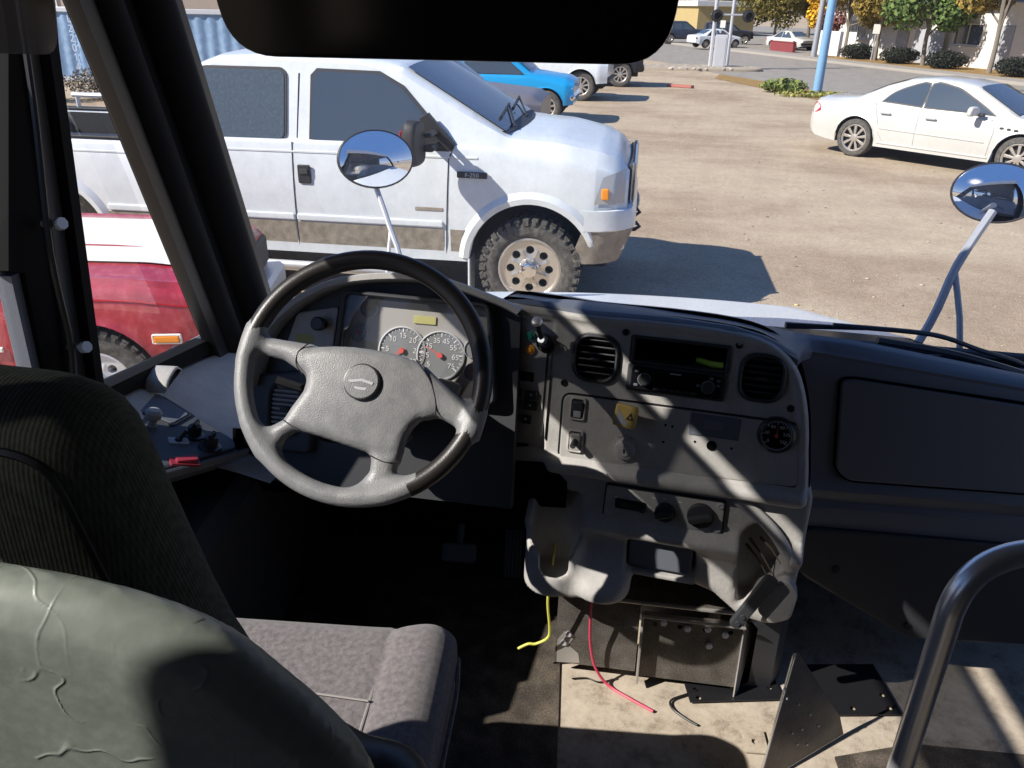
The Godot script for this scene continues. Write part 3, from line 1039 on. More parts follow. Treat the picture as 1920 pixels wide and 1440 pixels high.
# plain vehicles of the row behind and along the far street
func small_car(label: String, category: String, o: Vector3, turn: float, body: Material, kind: String, group: String) -> Node3D:
	var t := thing("parked_car", label, category, o, turn, group)
	var s: Dictionary
	if kind == "pickup":
		s = {"zw": [-3.7, 0.84, -0.5, 0.85, 0.45, 0.84, 0.62, 0.76], "yb": [-3.7, 0.50, -0.45, 0.36, 0.62, 0.42], "belt": [-3.7, 1.02, -2.05, 1.02, -0.45, 1.0, 0.62, 0.84],
			"top": [-3.7, 1.03, -2.08, 1.03, -2.02, 1.5, -1.8, 1.6, -1.0, 1.58, -0.35, 1.08, 0.45, 0.99, 0.62, 0.90], "zt": [-3.7, 0.74, -2.05, 0.7, -1.8, 0.64, -1.0, 0.64, -0.3, 0.72, 0.62, 0.60], "arches": [[0.0, 0.38, 0.40], [-2.75, 0.38, 0.40]], "bulge": 0.04}
	elif kind == "suv":
		s = {"zw": [-3.6, 0.86, -3.4, 0.92, 0.5, 0.92, 0.75, 0.82], "yb": [-3.6, 0.5, -0.45, 0.42, 0.75, 0.5], "belt": [-3.6, 1.12, -0.4, 1.12, 0.75, 0.98],
			"top": [-3.6, 1.3, -3.5, 1.72, -3.0, 1.84, -1.3, 1.83, -0.4, 1.2, 0.6, 1.12, 0.75, 1.02], "zt": [-3.6, 0.7, -3.0, 0.7, -1.3, 0.7, -0.3, 0.78, 0.75, 0.66], "arches": [[0.0, 0.42, 0.45], [-2.75, 0.42, 0.45]], "bulge": 0.04}
	else:
		s = {"zw": [-3.6, 0.75, -3.3, 0.87, 0.4, 0.87, 0.75, 0.7], "yb": [-3.6, 0.4, -3.2, 0.27, 0.4, 0.25, 0.75, 0.36], "belt": [-3.6, 0.9, -0.5, 0.9, 0.75, 0.7],
			"top": [-3.6, 0.95, -2.9, 1.02, -2.2, 1.36, -1.4, 1.42, -0.9, 1.36, -0.2, 0.98, 0.6, 0.84, 0.75, 0.74], "zt": [-3.6, 0.6, -2.3, 0.58, -1.0, 0.58, -0.2, 0.7, 0.75, 0.55], "arches": [[0.0, 0.33, 0.37], [-2.7, 0.33, 0.37]], "bulge": 0.04}
	var x0: float = s.zw[0]; var x1: float = s.zw[s.zw.size() - 2]
	put("body", shell(s, x0, x1, 0.06), body, t, 34)
	wells(t, s)
	for sd in [1.0, -1.0]:
		for a in s.arches:
			make_wheel(t, Vector3(a[0], a[1] - 0.02, 0.74 * sd), a[1] - 0.02, 0.2, sd, "car", (a[1] - 0.02) * 0.62, M.aluminium)
	var bw: float = s.belt[3] + 0.03
	if kind == "pickup":
		pane(t, s, curve2([-1.92, bw, -1.86, 1.48, -1.12, 1.47, -0.55, bw], 1), M.car_glass, [1.0, -1.0])
		slope_pane(t, s, -0.4, -0.98, M.car_glass, "windscreen", 0.05)
	elif kind == "suv":
		pane(t, s, curve2([-3.3, bw, -3.25, 1.68, -2.5, 1.70, -2.5, bw], 1), M.car_glass, [1.0, -1.0])
		pane(t, s, curve2([-2.4, bw, -2.4, 1.70, -1.65, 1.70, -1.65, bw], 1), M.car_glass, [1.0, -1.0])
		pane(t, s, curve2([-1.55, bw, -1.55, 1.70, -1.2, 1.66, -0.6, bw], 1), M.car_glass, [1.0, -1.0])
		slope_pane(t, s, -0.45, -1.25, M.car_glass, "windscreen", 0.05)
	else:
		pane(t, s, curve2([-2.6, bw, -2.1, 1.30, -1.75, 1.33, -1.75, bw], 1), M.car_glass, [1.0, -1.0])
		pane(t, s, curve2([-1.66, bw, -1.66, 1.33, -1.1, 1.30, -0.55, bw], 1), M.car_glass, [1.0, -1.0])
		slope_pane(t, s, -0.25, -0.86, M.car_glass, "windscreen", 0.05)
		slope_pane(t, s, -2.85, -2.25, M.car_glass, "rear_window", 0.05)
	for sd in [1.0, -1.0]:
		var b := MB.new()
		b.box(Vector3(x1 - 0.10, interp(x1, s.belt) - 0.10, sd * 0.66), Vector3(0.18, 0.13, 0.2), 0.03)
		put("headlight", b, M.lamp_clear, t)
		b = MB.new()
		b.box(Vector3(x0 + 0.05, s.belt[1] - 0.15, sd * 0.72), Vector3(0.1, 0.14, 0.16), 0.03)
		put("tail_light", b, M.lamp_red, t)
	var b := MB.new()
	b.box(Vector3(x1 - 0.02, s.yb[1] + 0.08, 0), Vector3(0.14, 0.16, 1.6), 0.05)
	put("bumper", b, M.chrome if kind == "pickup" else M.trim_black, t)
	return t

func red_truck(o: Vector3, turn: float) -> void:
	var t := thing("red_truck", "old red truck with a broad white stripe on its hood, outside the driver's window", "truck", o, turn, "vehicles parked in the dirt lot")
	var s := {
		"zw": [-3.6, 0.86, 0.35, 0.86, 0.60, 0.84, 0.72, 0.78], "yb": [-3.6, 0.42, -0.45, 0.36, 0.72, 0.44], "belt": [-3.6, 0.98, -0.5, 0.975, 0.3, 0.93, 0.72, 0.86],
		"top": [-3.6, 1.4, -1.8, 1.56, -1.45, 1.5, -0.75, 1.02, 0.3, 0.985, 0.66, 0.94, 0.72, 0.88], "zt": [-3.6, 0.7, -1.5, 0.68, -0.8, 0.76, 0.4, 0.76, 0.72, 0.70], "arches": [[0.0, 0.34, 0.40]], "bulge": 0.03}
	put("body", shell(s, -3.6, 0.72, 0.05), M.red_paint, t, 34)
	wells(t, s)
	for sd in [1.0, -1.0]:
		make_wheel(t, Vector3(0, 0.34, 0.73 * sd), 0.34, 0.23, sd, "truck", 0.20, M.galvanised)
	pane(t, s, curve2([-2.6, 1.02, -2.6, 1.45, -1.6, 1.45, -1.05, 1.02], 1), M.car_glass, [1.0])
	var b := MB.new()
	b.grid(func(u: float, v: float):
		var x := lerpf(-0.72, 0.67, u)
		var z := lerpf(-0.52, 0.52, v)
		return Vector3(x, interp(x, s.top) + 0.026 - 0.010 * absf(z), z), 20, 6, true)
	put("hood_stripe", b, M.white_wall, t)
	for z in [0.2]:
		b = MB.new()
		b.tube([Vector3(-0.7, interp(-0.7, s.top) + 0.027, z), Vector3(0.0, interp(0.0, s.top) + 0.027, z), Vector3(0.62, interp(0.62, s.top) + 0.027, z)], 0.006, 6)
		put("stripe_line", b, M.red_paint, t)
	for sd in [1.0]:
		line_on(t, "fender_crease", s, [Vector2(-0.6, 0.90), Vector2(0.3, 0.865), Vector2(0.66, 0.81)], 0.006, M.lamp_red)
		line_on(t, "door_trim", s, [Vector2(-3.5, 0.60), Vector2(-0.48, 0.585)], 0.018, M.white_wall)
		line_on(t, "door_gap", s, [Vector2(-0.55, 0.42), Vector2(-0.55, 0.94)], 0.005, M.gap)
	b = MB.new()
	b.box(Vector3(0.46, 0.64, 0.868), Vector3(0.15, 0.042, 0.03), 0.008)
	put("side_marker", b, M.lamp_amber, t)
	b = MB.new()
	b.ring(MB.rrect(0.17, 0.06, 0.008), MB.rrect(0.15, 0.042, 0.006), Transform3D(Basis(), Vector3(0.46, 0.64, 0.86)), 0.0, 0.018, 0.003)
	put("marker_bezel", b, M.white_wall, t)
	b = MB.new()
	b.box(Vector3(0.76, 0.52, 0), Vector3(0.16, 0.17, 1.72), 0.03)
	b.box(Vector3(0.62, 0.52, 0.82), Vector3(0.34, 0.15, 0.10), 0.03)
	put("bumper", b, M.galvanised, t)
	b = MB.new()
	b.box(Vector3(0.72, 0.74, 0), Vector3(0.05, 0.22, 1.5), 0.02)
	put("grille", b, M.trim_black, t)

# ---------------------------------------------------------------- the lot, the street and what stands along it
const SN := Vector3(0.957, 0, -0.29)      # across the street, away from the lot
const SA := Vector3(-0.29, 0, -0.957)     # along the street, away from the bus

func st(n: float, s: float, y := 0.0) -> Vector3:
	return SN * n + SA * s + Vector3(0, y, 0)

func street_sheet(called: String, pts: Array, y: float, m: Material, h := 0.0) -> void:
	var b := MB.new()
	var p := PackedVector2Array()
	for q in pts:
		var v := st(q[0], q[1])
		p.append(Vector2(v.x, -v.z))
	var xf := Transform3D(Basis(Vector3.RIGHT, -PI / 2), Vector3.ZERO)
	if h > 0: b.plate(p, xf, y - h, y, 0.02)
	else: b.cap(MB.ccw(p), xf, y, true)
	tag(put(called, b, m), "", "", "", "structure")

func leaves(pts: Array, size: float, cols: Array, sd: int, jitter := 0.5) -> ArrayMesh:   # pts: [centre, radii, count]
	var r := RandomNumberGenerator.new()
	r.seed = sd
	var vv := PackedVector3Array(); var nn := PackedVector3Array(); var cc := PackedColorArray()
	for l in pts:
		for i in l[2]:
			var d := Vector3(r.randfn(), r.randfn(), r.randfn()).normalized()
			var p: Vector3 = l[0] + d * (l[1] as Vector3) * pow(r.randf(), 0.42)
			var n := (d + Vector3(r.randfn(), r.randfn() + 0.4, r.randfn()) * jitter).normalized()
			var u := n.cross(Vector3(r.randfn(), r.randfn(), r.randfn())).normalized()
			var w := n.cross(u)
			var s := size * r.randf_range(0.55, 1.35)
			u *= s; w *= s * 0.7
			var c: Color = cols[r.randi() % cols.size()]
			c = c * r.randf_range(0.7, 1.3)
			var q := [p - u, p - w * 0.8 + n * s * 0.2, p + u, p + w * 0.8 + n * s * 0.2]
			for k in [0, 2, 1, 0, 3, 2]:
				vv.append(q[k]); nn.append(n); cc.append(c)
	var a := []; a.resize(Mesh.ARRAY_MAX)
	a[Mesh.ARRAY_VERTEX] = vv; a[Mesh.ARRAY_NORMAL] = nn; a[Mesh.ARRAY_COLOR] = cc
	var am := ArrayMesh.new()
	am.add_surface_from_arrays(Mesh.PRIMITIVE_TRIANGLES, a)
	return am

func tree(label: String, at: Vector3, h: float, r: float, base: float, cols: Array, sd: int, n := 5000, leaf := 0.115, bark := "pale_bark") -> void:
	var t := thing("street_tree", label, "tree", at, 0, "autumn trees along the street")
	var q := RandomNumberGenerator.new()
	q.seed = sd
	var b := MB.new()
	var top := Vector3(q.randf_range(-0.3, 0.3), h * 0.62, q.randf_range(-0.3, 0.3))
	b.tube(curve3([Vector3(0, -0.05, 0), Vector3(q.randf_range(-0.1, 0.1), h * 0.22, 0), top], 4), 0.03 * h * 0.55, 9, false, 0.06)
	var lobes := []
	for i in 11:
		var a := TAU * i / 11.0 + q.randf_range(-0.3, 0.3)
		var e := Vector3(cos(a) * r * q.randf_range(0.3, 0.75), lerpf(base + r * 0.25, h - r * 0.35, q.randf()), sin(a) * r * q.randf_range(0.3, 0.75))
		b.tube([Vector3(0, base * q.randf_range(0.75, 1.3), 0), e * Vector3(0.45, 0.75, 0.45), e], 0.055, 6, false, 0.015)
		lobes.append([e, Vector3.ONE * r * q.randf_range(0.34, 0.52), n / 9])
	lobes.append([Vector3(0, h - r * 0.5, 0), Vector3(r * 0.5, r * 0.55, r * 0.5), n / 9])
	put("trunk", b, M[bark], t)
	var o := MeshInstance3D.new()
	o.name = "crown"
	o.mesh = leaves(lobes, leaf, cols, sd)
	o.material_override = M.leaf
	t.add_child(o, true)

func bush(label: String, at: Vector3, r: Vector3, cols: Array, sd: int, n := 1500, leaf := 0.06, group := "", called := "bush") -> void:
	var t := thing(called, label, "bush", at, 0, group)
	var b := MB.new()
	for k in 5: b.tube([Vector3.ZERO, Vector3(cos(k * 1.3) * r.x * 0.5, r.y * 0.9, sin(k * 1.3) * r.z * 0.5)], 0.025, 5, false, 0.01)
	put("stem", b, M.bark, t)
	var o := MeshInstance3D.new()
	o.name = "foliage"
	o.mesh = leaves([[Vector3(0, r.y, 0), r, n]], leaf, cols, sd, 0.8)
	o.material_override = M.leaf
	t.add_child(o, true)

func block(parent: Node3D, called: String, c: Vector3, s: Vector3, m: Material, bv := 0.0) -> void:
	var b := MB.new()
	b.box(c, s, bv)
	put(called, b, m, parent)

func win(parent: Node3D, c: Vector3, w: float, h: float, panes := 2) -> void:     # on a wall facing the local +z
	var root := Node3D.new()
	root.name = "window"
	var k := 0
	while parent.has_node(NodePath(root.name)):
		k += 1
		root.name = "window_%03d" % k
	parent.add_child(root, true)
	root.position = c
	var b := MB.new()
	b.ring(MB.rrect(w, h, 0.01, 1), MB.rrect(w - 0.14, h - 0.14, 0.01, 1), Transform3D(), 0.0, 0.07, 0.01)
	for i in range(1, panes): b.box(Vector3(-w / 2 + w * i / panes, 0, 0.03), Vector3(0.05, h - 0.1, 0.05))
	b.box(Vector3(0, -h / 2 - 0.04, 0.06), Vector3(w + 0.14, 0.06, 0.14), 0.01)
	put("frame", b, M.white_wall, root)
	for i in panes:
		b = MB.new()
		b.box(Vector3(-w / 2 + w * (i + 0.5) / panes, 0, 0.012), Vector3(w / panes - 0.06, h - 0.13, 0.012))
		put("pane", b, M.car_glass, root)

func exterior() -> void:
	var b := MB.new()
	# one sheet to the horizon, gently uneven near the bus
	var g := []
	var ext := [-900.0, -300.0, -120.0, -60.0]
	for i in range(-40, 41): ext.append(i * 1.2 + 0.0)
	for e in [60.0, 120.0, 300.0, 900.0]: ext.append(e)
	for x in ext:
		var row := PackedVector3Array()
		for z in ext:
			row.append(Vector3(x, 0.0, z - 12.0))
		g.append(row)
	b.rows(g, true)
	tag(put("ground", b, M.dirt), "", "", "", "structure")
	street_sheet("road", [[15.9, -60], [26.0, -60], [26.0, 160], [16.8, 160], [16.8, 40], [15.9, 28]], 0.004, M.asphalt)
	street_sheet("far_pavement", [[26.0, -60], [27.4, -60], [27.4, 160], [26.0, 160]], 0.12, M.concrete, 0.12)
	street_sheet("far_verge", [[27.4, -60], [31.5, -60], [31.5, 45.5], [27.4, 45.5]], 0.124, M.verge, 0.124)
	street_sheet("far_lot", [[27.4, 45.5], [31.5, 45.5], [31.5, 160], [27.4, 160]], 0.122, M.asphalt, 0.124)
	street_sheet("far_yard", [[31.5, -60], [70, -60], [70, 200], [31.5, 200]], 0.10, M.asphalt, 0.10)
	street_sheet("verge", [[14.6, 22], [16.0, 20], [16.4, 30], [16.2, 33], [15.0, 31]], 0.006, M.verge)
	# stones and fallen leaves on the dirt
	rng.seed = 5
	var pb := SphereMesh.new()
	pb.radius = 0.5; pb.height = 0.7; pb.radial_segments = 6; pb.rings = 3
	var mm := MultiMesh.new()
	mm.transform_format = MultiMesh.TRANSFORM_3D
	mm.use_colors = true
	mm.mesh = pb
	mm.instance_count = 7000
	for i in 7000:
		var d := 2.5 + 24.0 * pow(rng.randf(), 1.4)
		var a := rng.randf_range(-0.85, 0.75)
		var s := rng.randf_range(0.007, 0.02) * (1.0 + (1.6 if rng.randf() < 0.05 else 0.0))
		mm.set_instance_transform(i, Transform3D(Basis(Vector3.UP, rng.randf() * TAU).scaled(Vector3(s, s * 0.6, s * rng.randf_range(0.6, 1.3))), Vector3(sin(a) * d, s * 0.1, -cos(a) * d - 1.5)))
		var v := rng.randf_range(0.18, 0.5)
		mm.set_instance_color(i, Color(v, v * 0.84, v * 0.64) if rng.randf() < 0.93 else Color(0.6, 0.48, 0.24))
	var mi := MultiMeshInstance3D.new()
	mi.name = "gravel"
	mi.multimesh = mm
	mi.material_override = M.pebble
	add_child(mi)
	tag(mi, "scattered pebbles and leaf litter on the dirt lot", "gravel", "", "stuff")
	# hills behind everything
	b = MB.new()
	var hz := FastNoiseLite.new()
	hz.seed = 4; hz.frequency = 0.004
	b.grid(func(u: float, v: float):
		var a := lerpf(-1.9, 1.9, u)
		var rr := lerpf(640.0, 860.0, v)
		return Vector3(sin(a) * rr, (34.0 + 26.0 * hz.get_noise_1d(u * 900.0)) * sin(v * PI * 0.5), -cos(a) * rr), 80, 6, true)
	tag(put("hills", b, M.far_hill), "", "", "", "structure")
	# row of vehicles beside the bus
	white_pickup(Vector3(-0.329 + 0.075, 0, -6.553 - 0.997), -4.3)
	small_car("silver vehicle next behind the white crew cab, mostly hidden by its hood", "car", Vector3(-1.0, 0.0, -11.0), -4.0, M.silver_paint, "suv", "vehicles parked in the dirt lot")
	small_car("dark grey vehicle between the silver one and the blue pickup", "car", Vector3(-1.25, 0.04, -14.3), -4.0, M.grey_paint, "suv", "vehicles parked in the dirt lot")
	small_car("bright blue small pickup in the middle of the parked row", "pickup truck", Vector3(-0.62, 0, -20.1), -5.0, M.blue_paint, "pickup", "vehicles parked in the dirt lot")
	small_car("white four wheel drive just behind the blue pickup", "car", Vector3(0.22, 0, -25.2), -8.0, M.white_paint, "suv", "vehicles parked in the dirt lot")
	small_car("black boxy car at the far end of the parked row", "car", Vector3(1.5, 0, -30.0), -4.0, M.black_paint, "suv", "vehicles parked in the dirt lot")
	sedan(Vector3(5.235 + 0.55, 0, -15.897 - 0.55), -45.0)
	red_truck(Vector3(-2.93, 0, -5.0), 9.0)
	# shipping container and what is round it
	var t := thing("shipping_container", "long blue corrugated shipping container behind the white pickup", "container", Vector3(-14.6, 0, -27.6), -1.5)
	b = MB.new()
	g = []
	for i in 121:
		var x := -6.0 + 0.1 * i
		var dz: float = [0.0, 0.0, -0.04, -0.04][i % 4]
		g.append(PackedVector3Array([Vector3(x, 0.12, 1.2 + dz), Vector3(x, 2.06, 1.2 + dz)]))
	b.rows(g)
	b.box(Vector3(0, 1.1, 0), Vector3(12.0, 2.0, 2.2))
	put("side_wall", b, M.container_blue, t)
	b = MB.new()
	for y in [0.08, 2.13]: b.box(Vector3(0, y, 1.2), Vector3(12.15, 0.14, 0.10), 0.01)
	for x in [-6.05, 6.05]: b.box(Vector3(x, 1.1, 1.2), Vector3(0.14, 2.2, 0.12), 0.01)
	put("frame_rail", b, M.galvanised, t)
	var chars := ["L", "2", "2", "0", "1", "4"]
	for i in 6: text("letter", chars[i], 0.20, M.letter_white, t, Transform3D(Basis(), Vector3(-1.35, 1.86 - 0.28 * i, 1.215)), 0.01)
	t = thing("brick_building", "tan building seen above the blue container", "building", Vector3(-22, 0, -52), 4)
	block(t, "wall", Vector3(0, 2.4, 0), Vector3(40, 4.8, 8), M.tan_wall)
	block(t, "roof", Vector3(0, 4.9, 0), Vector3(40.6, 0.25, 8.6), M.roof_grey, 0.03)
	for i in 6: win(t, Vector3(-14 + 5.6 * i, 2.5, 4.0), 1.8, 1.1)
	for i in 5:
		bush(["dry grey brush nearest the pickup cab", "dry grey brush against the container's lettering", "dry grey brush left of the lettering", "dry brush at the left of the container", "dry brush farthest left along the container"][i],
			Vector3(-8.6 - 1.9 * i, 0, -21.0 - 0.4 * (i % 3)), Vector3(1.2, 0.42 + 0.06 * (i % 2), 0.7), [Color(0.17, 0.15, 0.13), Color(0.11, 0.10, 0.09), Color(0.24, 0.21, 0.17)], 40 + i, 4000, 0.035, "dry brush by the container")
	# poles and signals
	t = thing("street_lamp_pole", "tall light blue steel pole standing in weeds at the road edge", "pole", Vector3(7.743, 0, -28.06))
	b = MB.new()
	b.tube([Vector3(0, 0, 0), Vector3(0, 9.0, 0)], 0.145, 14, false, 0.09)
	put("shaft", b, M.pole_blue, t)
	b = MB.new()
	b.lathe([[0.22, 0.0], [0.22, 0.03], [0.16, 0.05], [0.15, 0.12]], Transform3D(Basis(Vector3.RIGHT, -PI / 2), Vector3.ZERO), 14)
	put("base_plate", b, M.pole_blue, t)
	t = thing("utility_pole", "grey utility pole behind the light blue pole", "pole", st(27.2, 44))
	b = MB.new()
	b.tube([Vector3(0, 0, 0), Vector3(0.1, 9.5, 0)], 0.17, 10, false, 0.12)
	put("shaft", b, M.pole_grey, t)
	b = MB.new()
	b.box(Vector3(0.1, 8.6, 0), Vector3(2.2, 0.12, 0.1), 0.01)
	put("cross_arm", b, M.pole_grey, t)
	t = thing("railway_signal", "silver railway crossing signal mast with paired lamps on a gravel island", "signal", Vector3(5.926, 0, -39.25))
	b = MB.new()
	b.tube([Vector3(0, 0, 0), Vector3(0, 6.0, 0)], 0.085, 12)
	put("mast", b, M.galvanised, t)
	b = MB.new()
	b.tube([Vector3(0.85, 0.0, -0.6), Vector3(0.85, 6.0, -0.6)], 0.075, 10)
	put("second_mast", b, M.galvanised, t)
	b = MB.new()
	b.box(Vector3(0.55, 2.25, 0.06), Vector3(1.5, 0.07, 0.07), 0.01)
	put("lamp_arm", b, M.galvanised, t)
	for x in [-0.05, 1.3]:
		b = MB.new()
		b.lathe([[0.0, 0.0], [0.26, 0.0], [0.26, 0.02], [0.16, 0.04], [0.15, 0.22], [0.13, 0.05], [0.0, 0.05]], Transform3D(Basis(), Vector3(x + 0.1, 2.2, 0.12)), 18)
		put("signal_lamp", b, M.trim_black, t)
	b = MB.new()
	for s2 in [1, -1]: b.box(Vector3(0, 4.6, 0.12), Vector3(1.4, 0.2, 0.02), 0.005, Transform3D(Basis(), Vector3(0, 4.6, 0)) * Transform3D(Basis(Vector3(0, 0, 1), 0.8 * s2), Vector3.ZERO) * Transform3D(Basis(), Vector3(0, -4.6, 0.01 * s2)))
	put("crossbuck", b, M.white_wall, t)
	t = thing("signal_cabinet", "silver metal cabinet at the foot of the railway signal", "cabinet", Vector3(6.32, 0, -39.2), -12)
	b = MB.new()
	b.box(Vector3(0, 0.72, 0), Vector3(0.55, 1.44, 0.45), 0.03)
	put("box", b, M.galvanised, t)
	b = MB.new()
	b.box(Vector3(0, 0.74, 0.23), Vector3(0.42, 1.2, 0.02), 0.008)
	put("door", b, M.galvanised, t)
	b = MB.new()
	b.plate(curve2([-2.6, -1.2, 2.4, -1.0, 3.2, 0.3, 1.2, 1.3, -2.2, 1.1, -3.4, 0.1], 5, true), Transform3D(Basis(Vector3.RIGHT, -PI / 2), Vector3(4.9, 0, -38.9)), 0.0, 0.14, 0.13)
	tag(put("gravel_island", b, M.gravel_bank), "", "", "", "structure")
	mm = MultiMesh.new()
	mm.transform_format = MultiMesh.TRANSFORM_3D
	mm.use_colors = true
	mm.mesh = pb
	mm.instance_count = 700
	for i in 700:
		var a := rng.randf() * TAU
		var rr := sqrt(rng.randf())
		var sz := rng.randf_range(0.06, 0.24)
		mm.set_instance_transform(i, Transform3D(Basis(Vector3.UP, rng.randf() * TAU).scaled(Vector3(sz, sz * 0.7, sz * rng.randf_range(0.6, 1.2))), Vector3(4.9 + cos(a) * rr * 3.1, 0.10, -38.9 + sin(a) * rr * 1.25)))
		var v := rng.randf_range(0.22, 0.6)
		mm.set_instance_color(i, Color(v, v * 0.88, v * 0.72))
	mi = MultiMeshInstance3D.new()
	mi.name = "rubble"
	mi.multimesh = mm
	mi.material_override = M.pebble
	add_child(mi)
	tag(mi, "loose pale stones heaped round the railway signal", "rubble", "", "stuff")
	b = MB.new()
	b.box(Vector3.ZERO, Vector3(0.9, 0.09, 0.28), 0.02, Transform3D(Basis(Vector3.UP, -0.5), Vector3(3.55, 0.05, -29.6)))
	tag(put("wooden_board", b, M.faded_red), "faded red board lying on the dirt below the railway signal", "board")
	for q in [[Vector3(15.53, 0.1, -47.165), "small white street sign in front of the red wall"], [st(26.8, 55.0), "small white street sign by the low red wall"]]:
		t = thing("street_sign", q[1], "sign", q[0], -17, "street signs along the far side")
		b = MB.new()
		b.tube([Vector3(0, 0, 0), Vector3(0, 1.75, 0)], 0.04, 8)
		put("post", b, M.pole_grey, t)
		b = MB.new()
		b.box(Vector3(0, 1.55, 0.05), Vector3(0.34, 0.46, 0.02), 0.005)
		put("plate", b, M.white_wall, t)
	# buildings along the far side: local x runs along the street, +z faces the lot
	var turn := rad_to_deg(atan2(-SN.x, -SN.z))
	t = thing("white_house", "long low white building with a grey roof behind the street trees", "building", st(30.4, 34.5), turn)
	block(t, "wall", Vector3(-3.5, 1.5, -3), Vector3(20, 3.0, 6), M.white_wall)
	b = MB.new()
	b.plate(pts2([-3.6, 0, 3.6, 0, 0, 1.5]), Transform3D(Basis(Vector3.UP, PI / 2), Vector3(-14, 2.95, -3)), 0, 21, 0.02)
	put("roof", b, M.roof_grey, t)
	for q in [-10.5, -1.6, 3.0]: win(t, Vector3(q, 1.55, 0.0), 1.9, 1.0)
	for q in [-6.4, 0.7]:
		b = MB.new()
		b.box(Vector3(q, 1.0, 0.02), Vector3(0.95, 2.0, 0.08), 0.01)
		put("door", b, M.grey_wall, t)
	block(t, "lattice_fence", Vector3(-3.9, 0.85, 0.35), Vector3(2.2, 1.7, 0.06), M.grey_wall, 0.01)
	t = thing("grey_house", "pale grey house with a dark window at the right edge behind the trees", "building", st(30.2, 20.0), turn)
	block(t, "wall", Vector3(0, 1.5, -3), Vector3(10, 3.0, 6), M.grey_wall)
	b = MB.new()
	b.plate(pts2([-3.9, 0, 3.9, 0, 0, 1.6]), Transform3D(Basis(Vector3.UP, PI / 2), Vector3(-5.4, 2.95, -3)), 0, 10.8, 0.02)
	put("roof", b, M.roof_grey, t)
	win(t, Vector3(-3.6, 1.6, 0.0), 1.8, 1.1)
	t = thing("red_building", "dark red walled building between the white fence and the white house", "building", st(31.0, 44.5), turn)
	block(t, "wall", Vector3(0, 1.6, -2.5), Vector3(6.0, 3.2, 5), M.red_wall)
	block(t, "roof", Vector3(0, 3.3, -2.5), Vector3(6.4, 0.2, 5.6), M.roof_grey, 0.03)
	block(t, "door", Vector3(1.2, 1.0, 0.02), Vector3(1.0, 2.0, 0.06), M.bark, 0.01)
	t = thing("white_fence", "bright white board fence left of the red building", "fence", st(28.9, 44.6), turn)
	for i in 9:
		b = MB.new()
		b.box(Vector3(-1.6 + 0.4 * i, 0.72, 0.002 * (i % 3)), Vector3(0.39, 1.42, 0.05), 0.008)
		put("board", b, M.white_wall, t)
	t = thing("low_red_wall", "low dark red wall along the far car park", "wall", st(28.4, 49.6), turn)
	block(t, "base", Vector3(0, 0.36, 0), Vector3(2.8, 0.6, 0.2), M.red_wall, 0.01)
	block(t, "coping", Vector3(0, 0.68, 0), Vector3(2.86, 0.05, 0.26), M.red_wall, 0.01)
	t = thing("yellow_building", "small yellow building with a white roof far down the street", "building", st(36, 84), turn)
	block(t, "wall", Vector3(0, 1.4, -3), Vector3(9, 2.8, 6), M.yellow_wall)
	block(t, "roof", Vector3(0, 2.95, -3), Vector3(9.6, 0.5, 6.6), M.white_wall, 0.04)
	win(t, Vector3(-2, 1.5, 0), 1.4, 1.0)
	# cars of the far street
	for q in [["white car parked behind the low red wall", "car", st(30.6, 51.0, 0.1), 10, M.cream_paint, "car"], ["small white car at the kerb left of the low red wall", "car", st(27.2, 54.5, 0.1), 95, M.white_paint, "car"], ["dark blue car parked beyond the railway signal", "car", st(28.2, 62.0, 0.1), 80, M.navy_paint, "suv"],
			["black car parked before the yellow building", "car", st(31.0, 60.0, 0.1), 70, M.black_paint, "suv"], ["silver car parked far down the street left of the dark blue one", "car", st(29.5, 72.0, 0.1), 85, M.silver_paint, "car"], ["grey car far down the street beside the black visor", "car", st(22.5, 84.0), 80, M.grey_paint, "car"]]:
		var far_car := small_car(q[0], q[1], q[2], turn + q[3], q[4], q[5], "cars parked along the far street")
		far_car.scale = Vector3.ONE * 0.82
	# trees
	var gold := [Color(0.36, 0.25, 0.05), Color(0.27, 0.20, 0.05), Color(0.20, 0.17, 0.05), Color(0.40, 0.27, 0.08)]
	var green := [Color(0.11, 0.17, 0.05), Color(0.15, 0.21, 0.06), Color(0.08, 0.13, 0.04)]
	var bright := [Color(0.72, 0.42, 0.03), Color(0.62, 0.34, 0.02), Color(0.78, 0.50, 0.06)]
	var olive := [Color(0.22, 0.19, 0.06), Color(0.17, 0.16, 0.05), Color(0.27, 0.21, 0.08)]
	var red := [Color(0.17, 0.05, 0.055), Color(0.14, 0.05, 0.05), Color(0.21, 0.09, 0.07)]
	tree("golden brown tree left of the green one, in front of the white house", st(28.9, 40.8, 0.12), 7.0, 2.3, 1.8, gold, 11, 9000)
	tree("green leaved tree between two golden trees", st(28.6, 36.6, 0.12), 7.2, 2.3, 1.7, green, 12, 9000)
	tree("golden brown tree right of the green one with a pale leaning trunk", st(28.3, 31.9, 0.12), 7.2, 2.5, 1.75, gold, 13, 10000)
	tree("golden tree at the right edge of the view", st(28.5, 27.0, 0.12), 7.0, 2.4, 2.0, gold + olive, 14, 8000)
	tree("bright yellow tree behind the golden trees on the right", st(34.5, 27.0, 0.1), 5.0, 1.7, 1.2, bright, 15, 3000)
	tree("olive tree behind the light blue pole", st(28.8, 43.6, 0.12), 6.8, 2.2, 1.8, gold + olive, 16, 8000)
	tree("bright yellow tree left of the light blue pole", st(31.6, 50.5, 0.1), 5.4, 2.0, 1.6, bright, 17, 8000)
	tree("dark red tree beneath the bright yellow one", st(30.8, 47.5, 0.1), 2.9, 1.5, 1.0, red, 18, 3500)
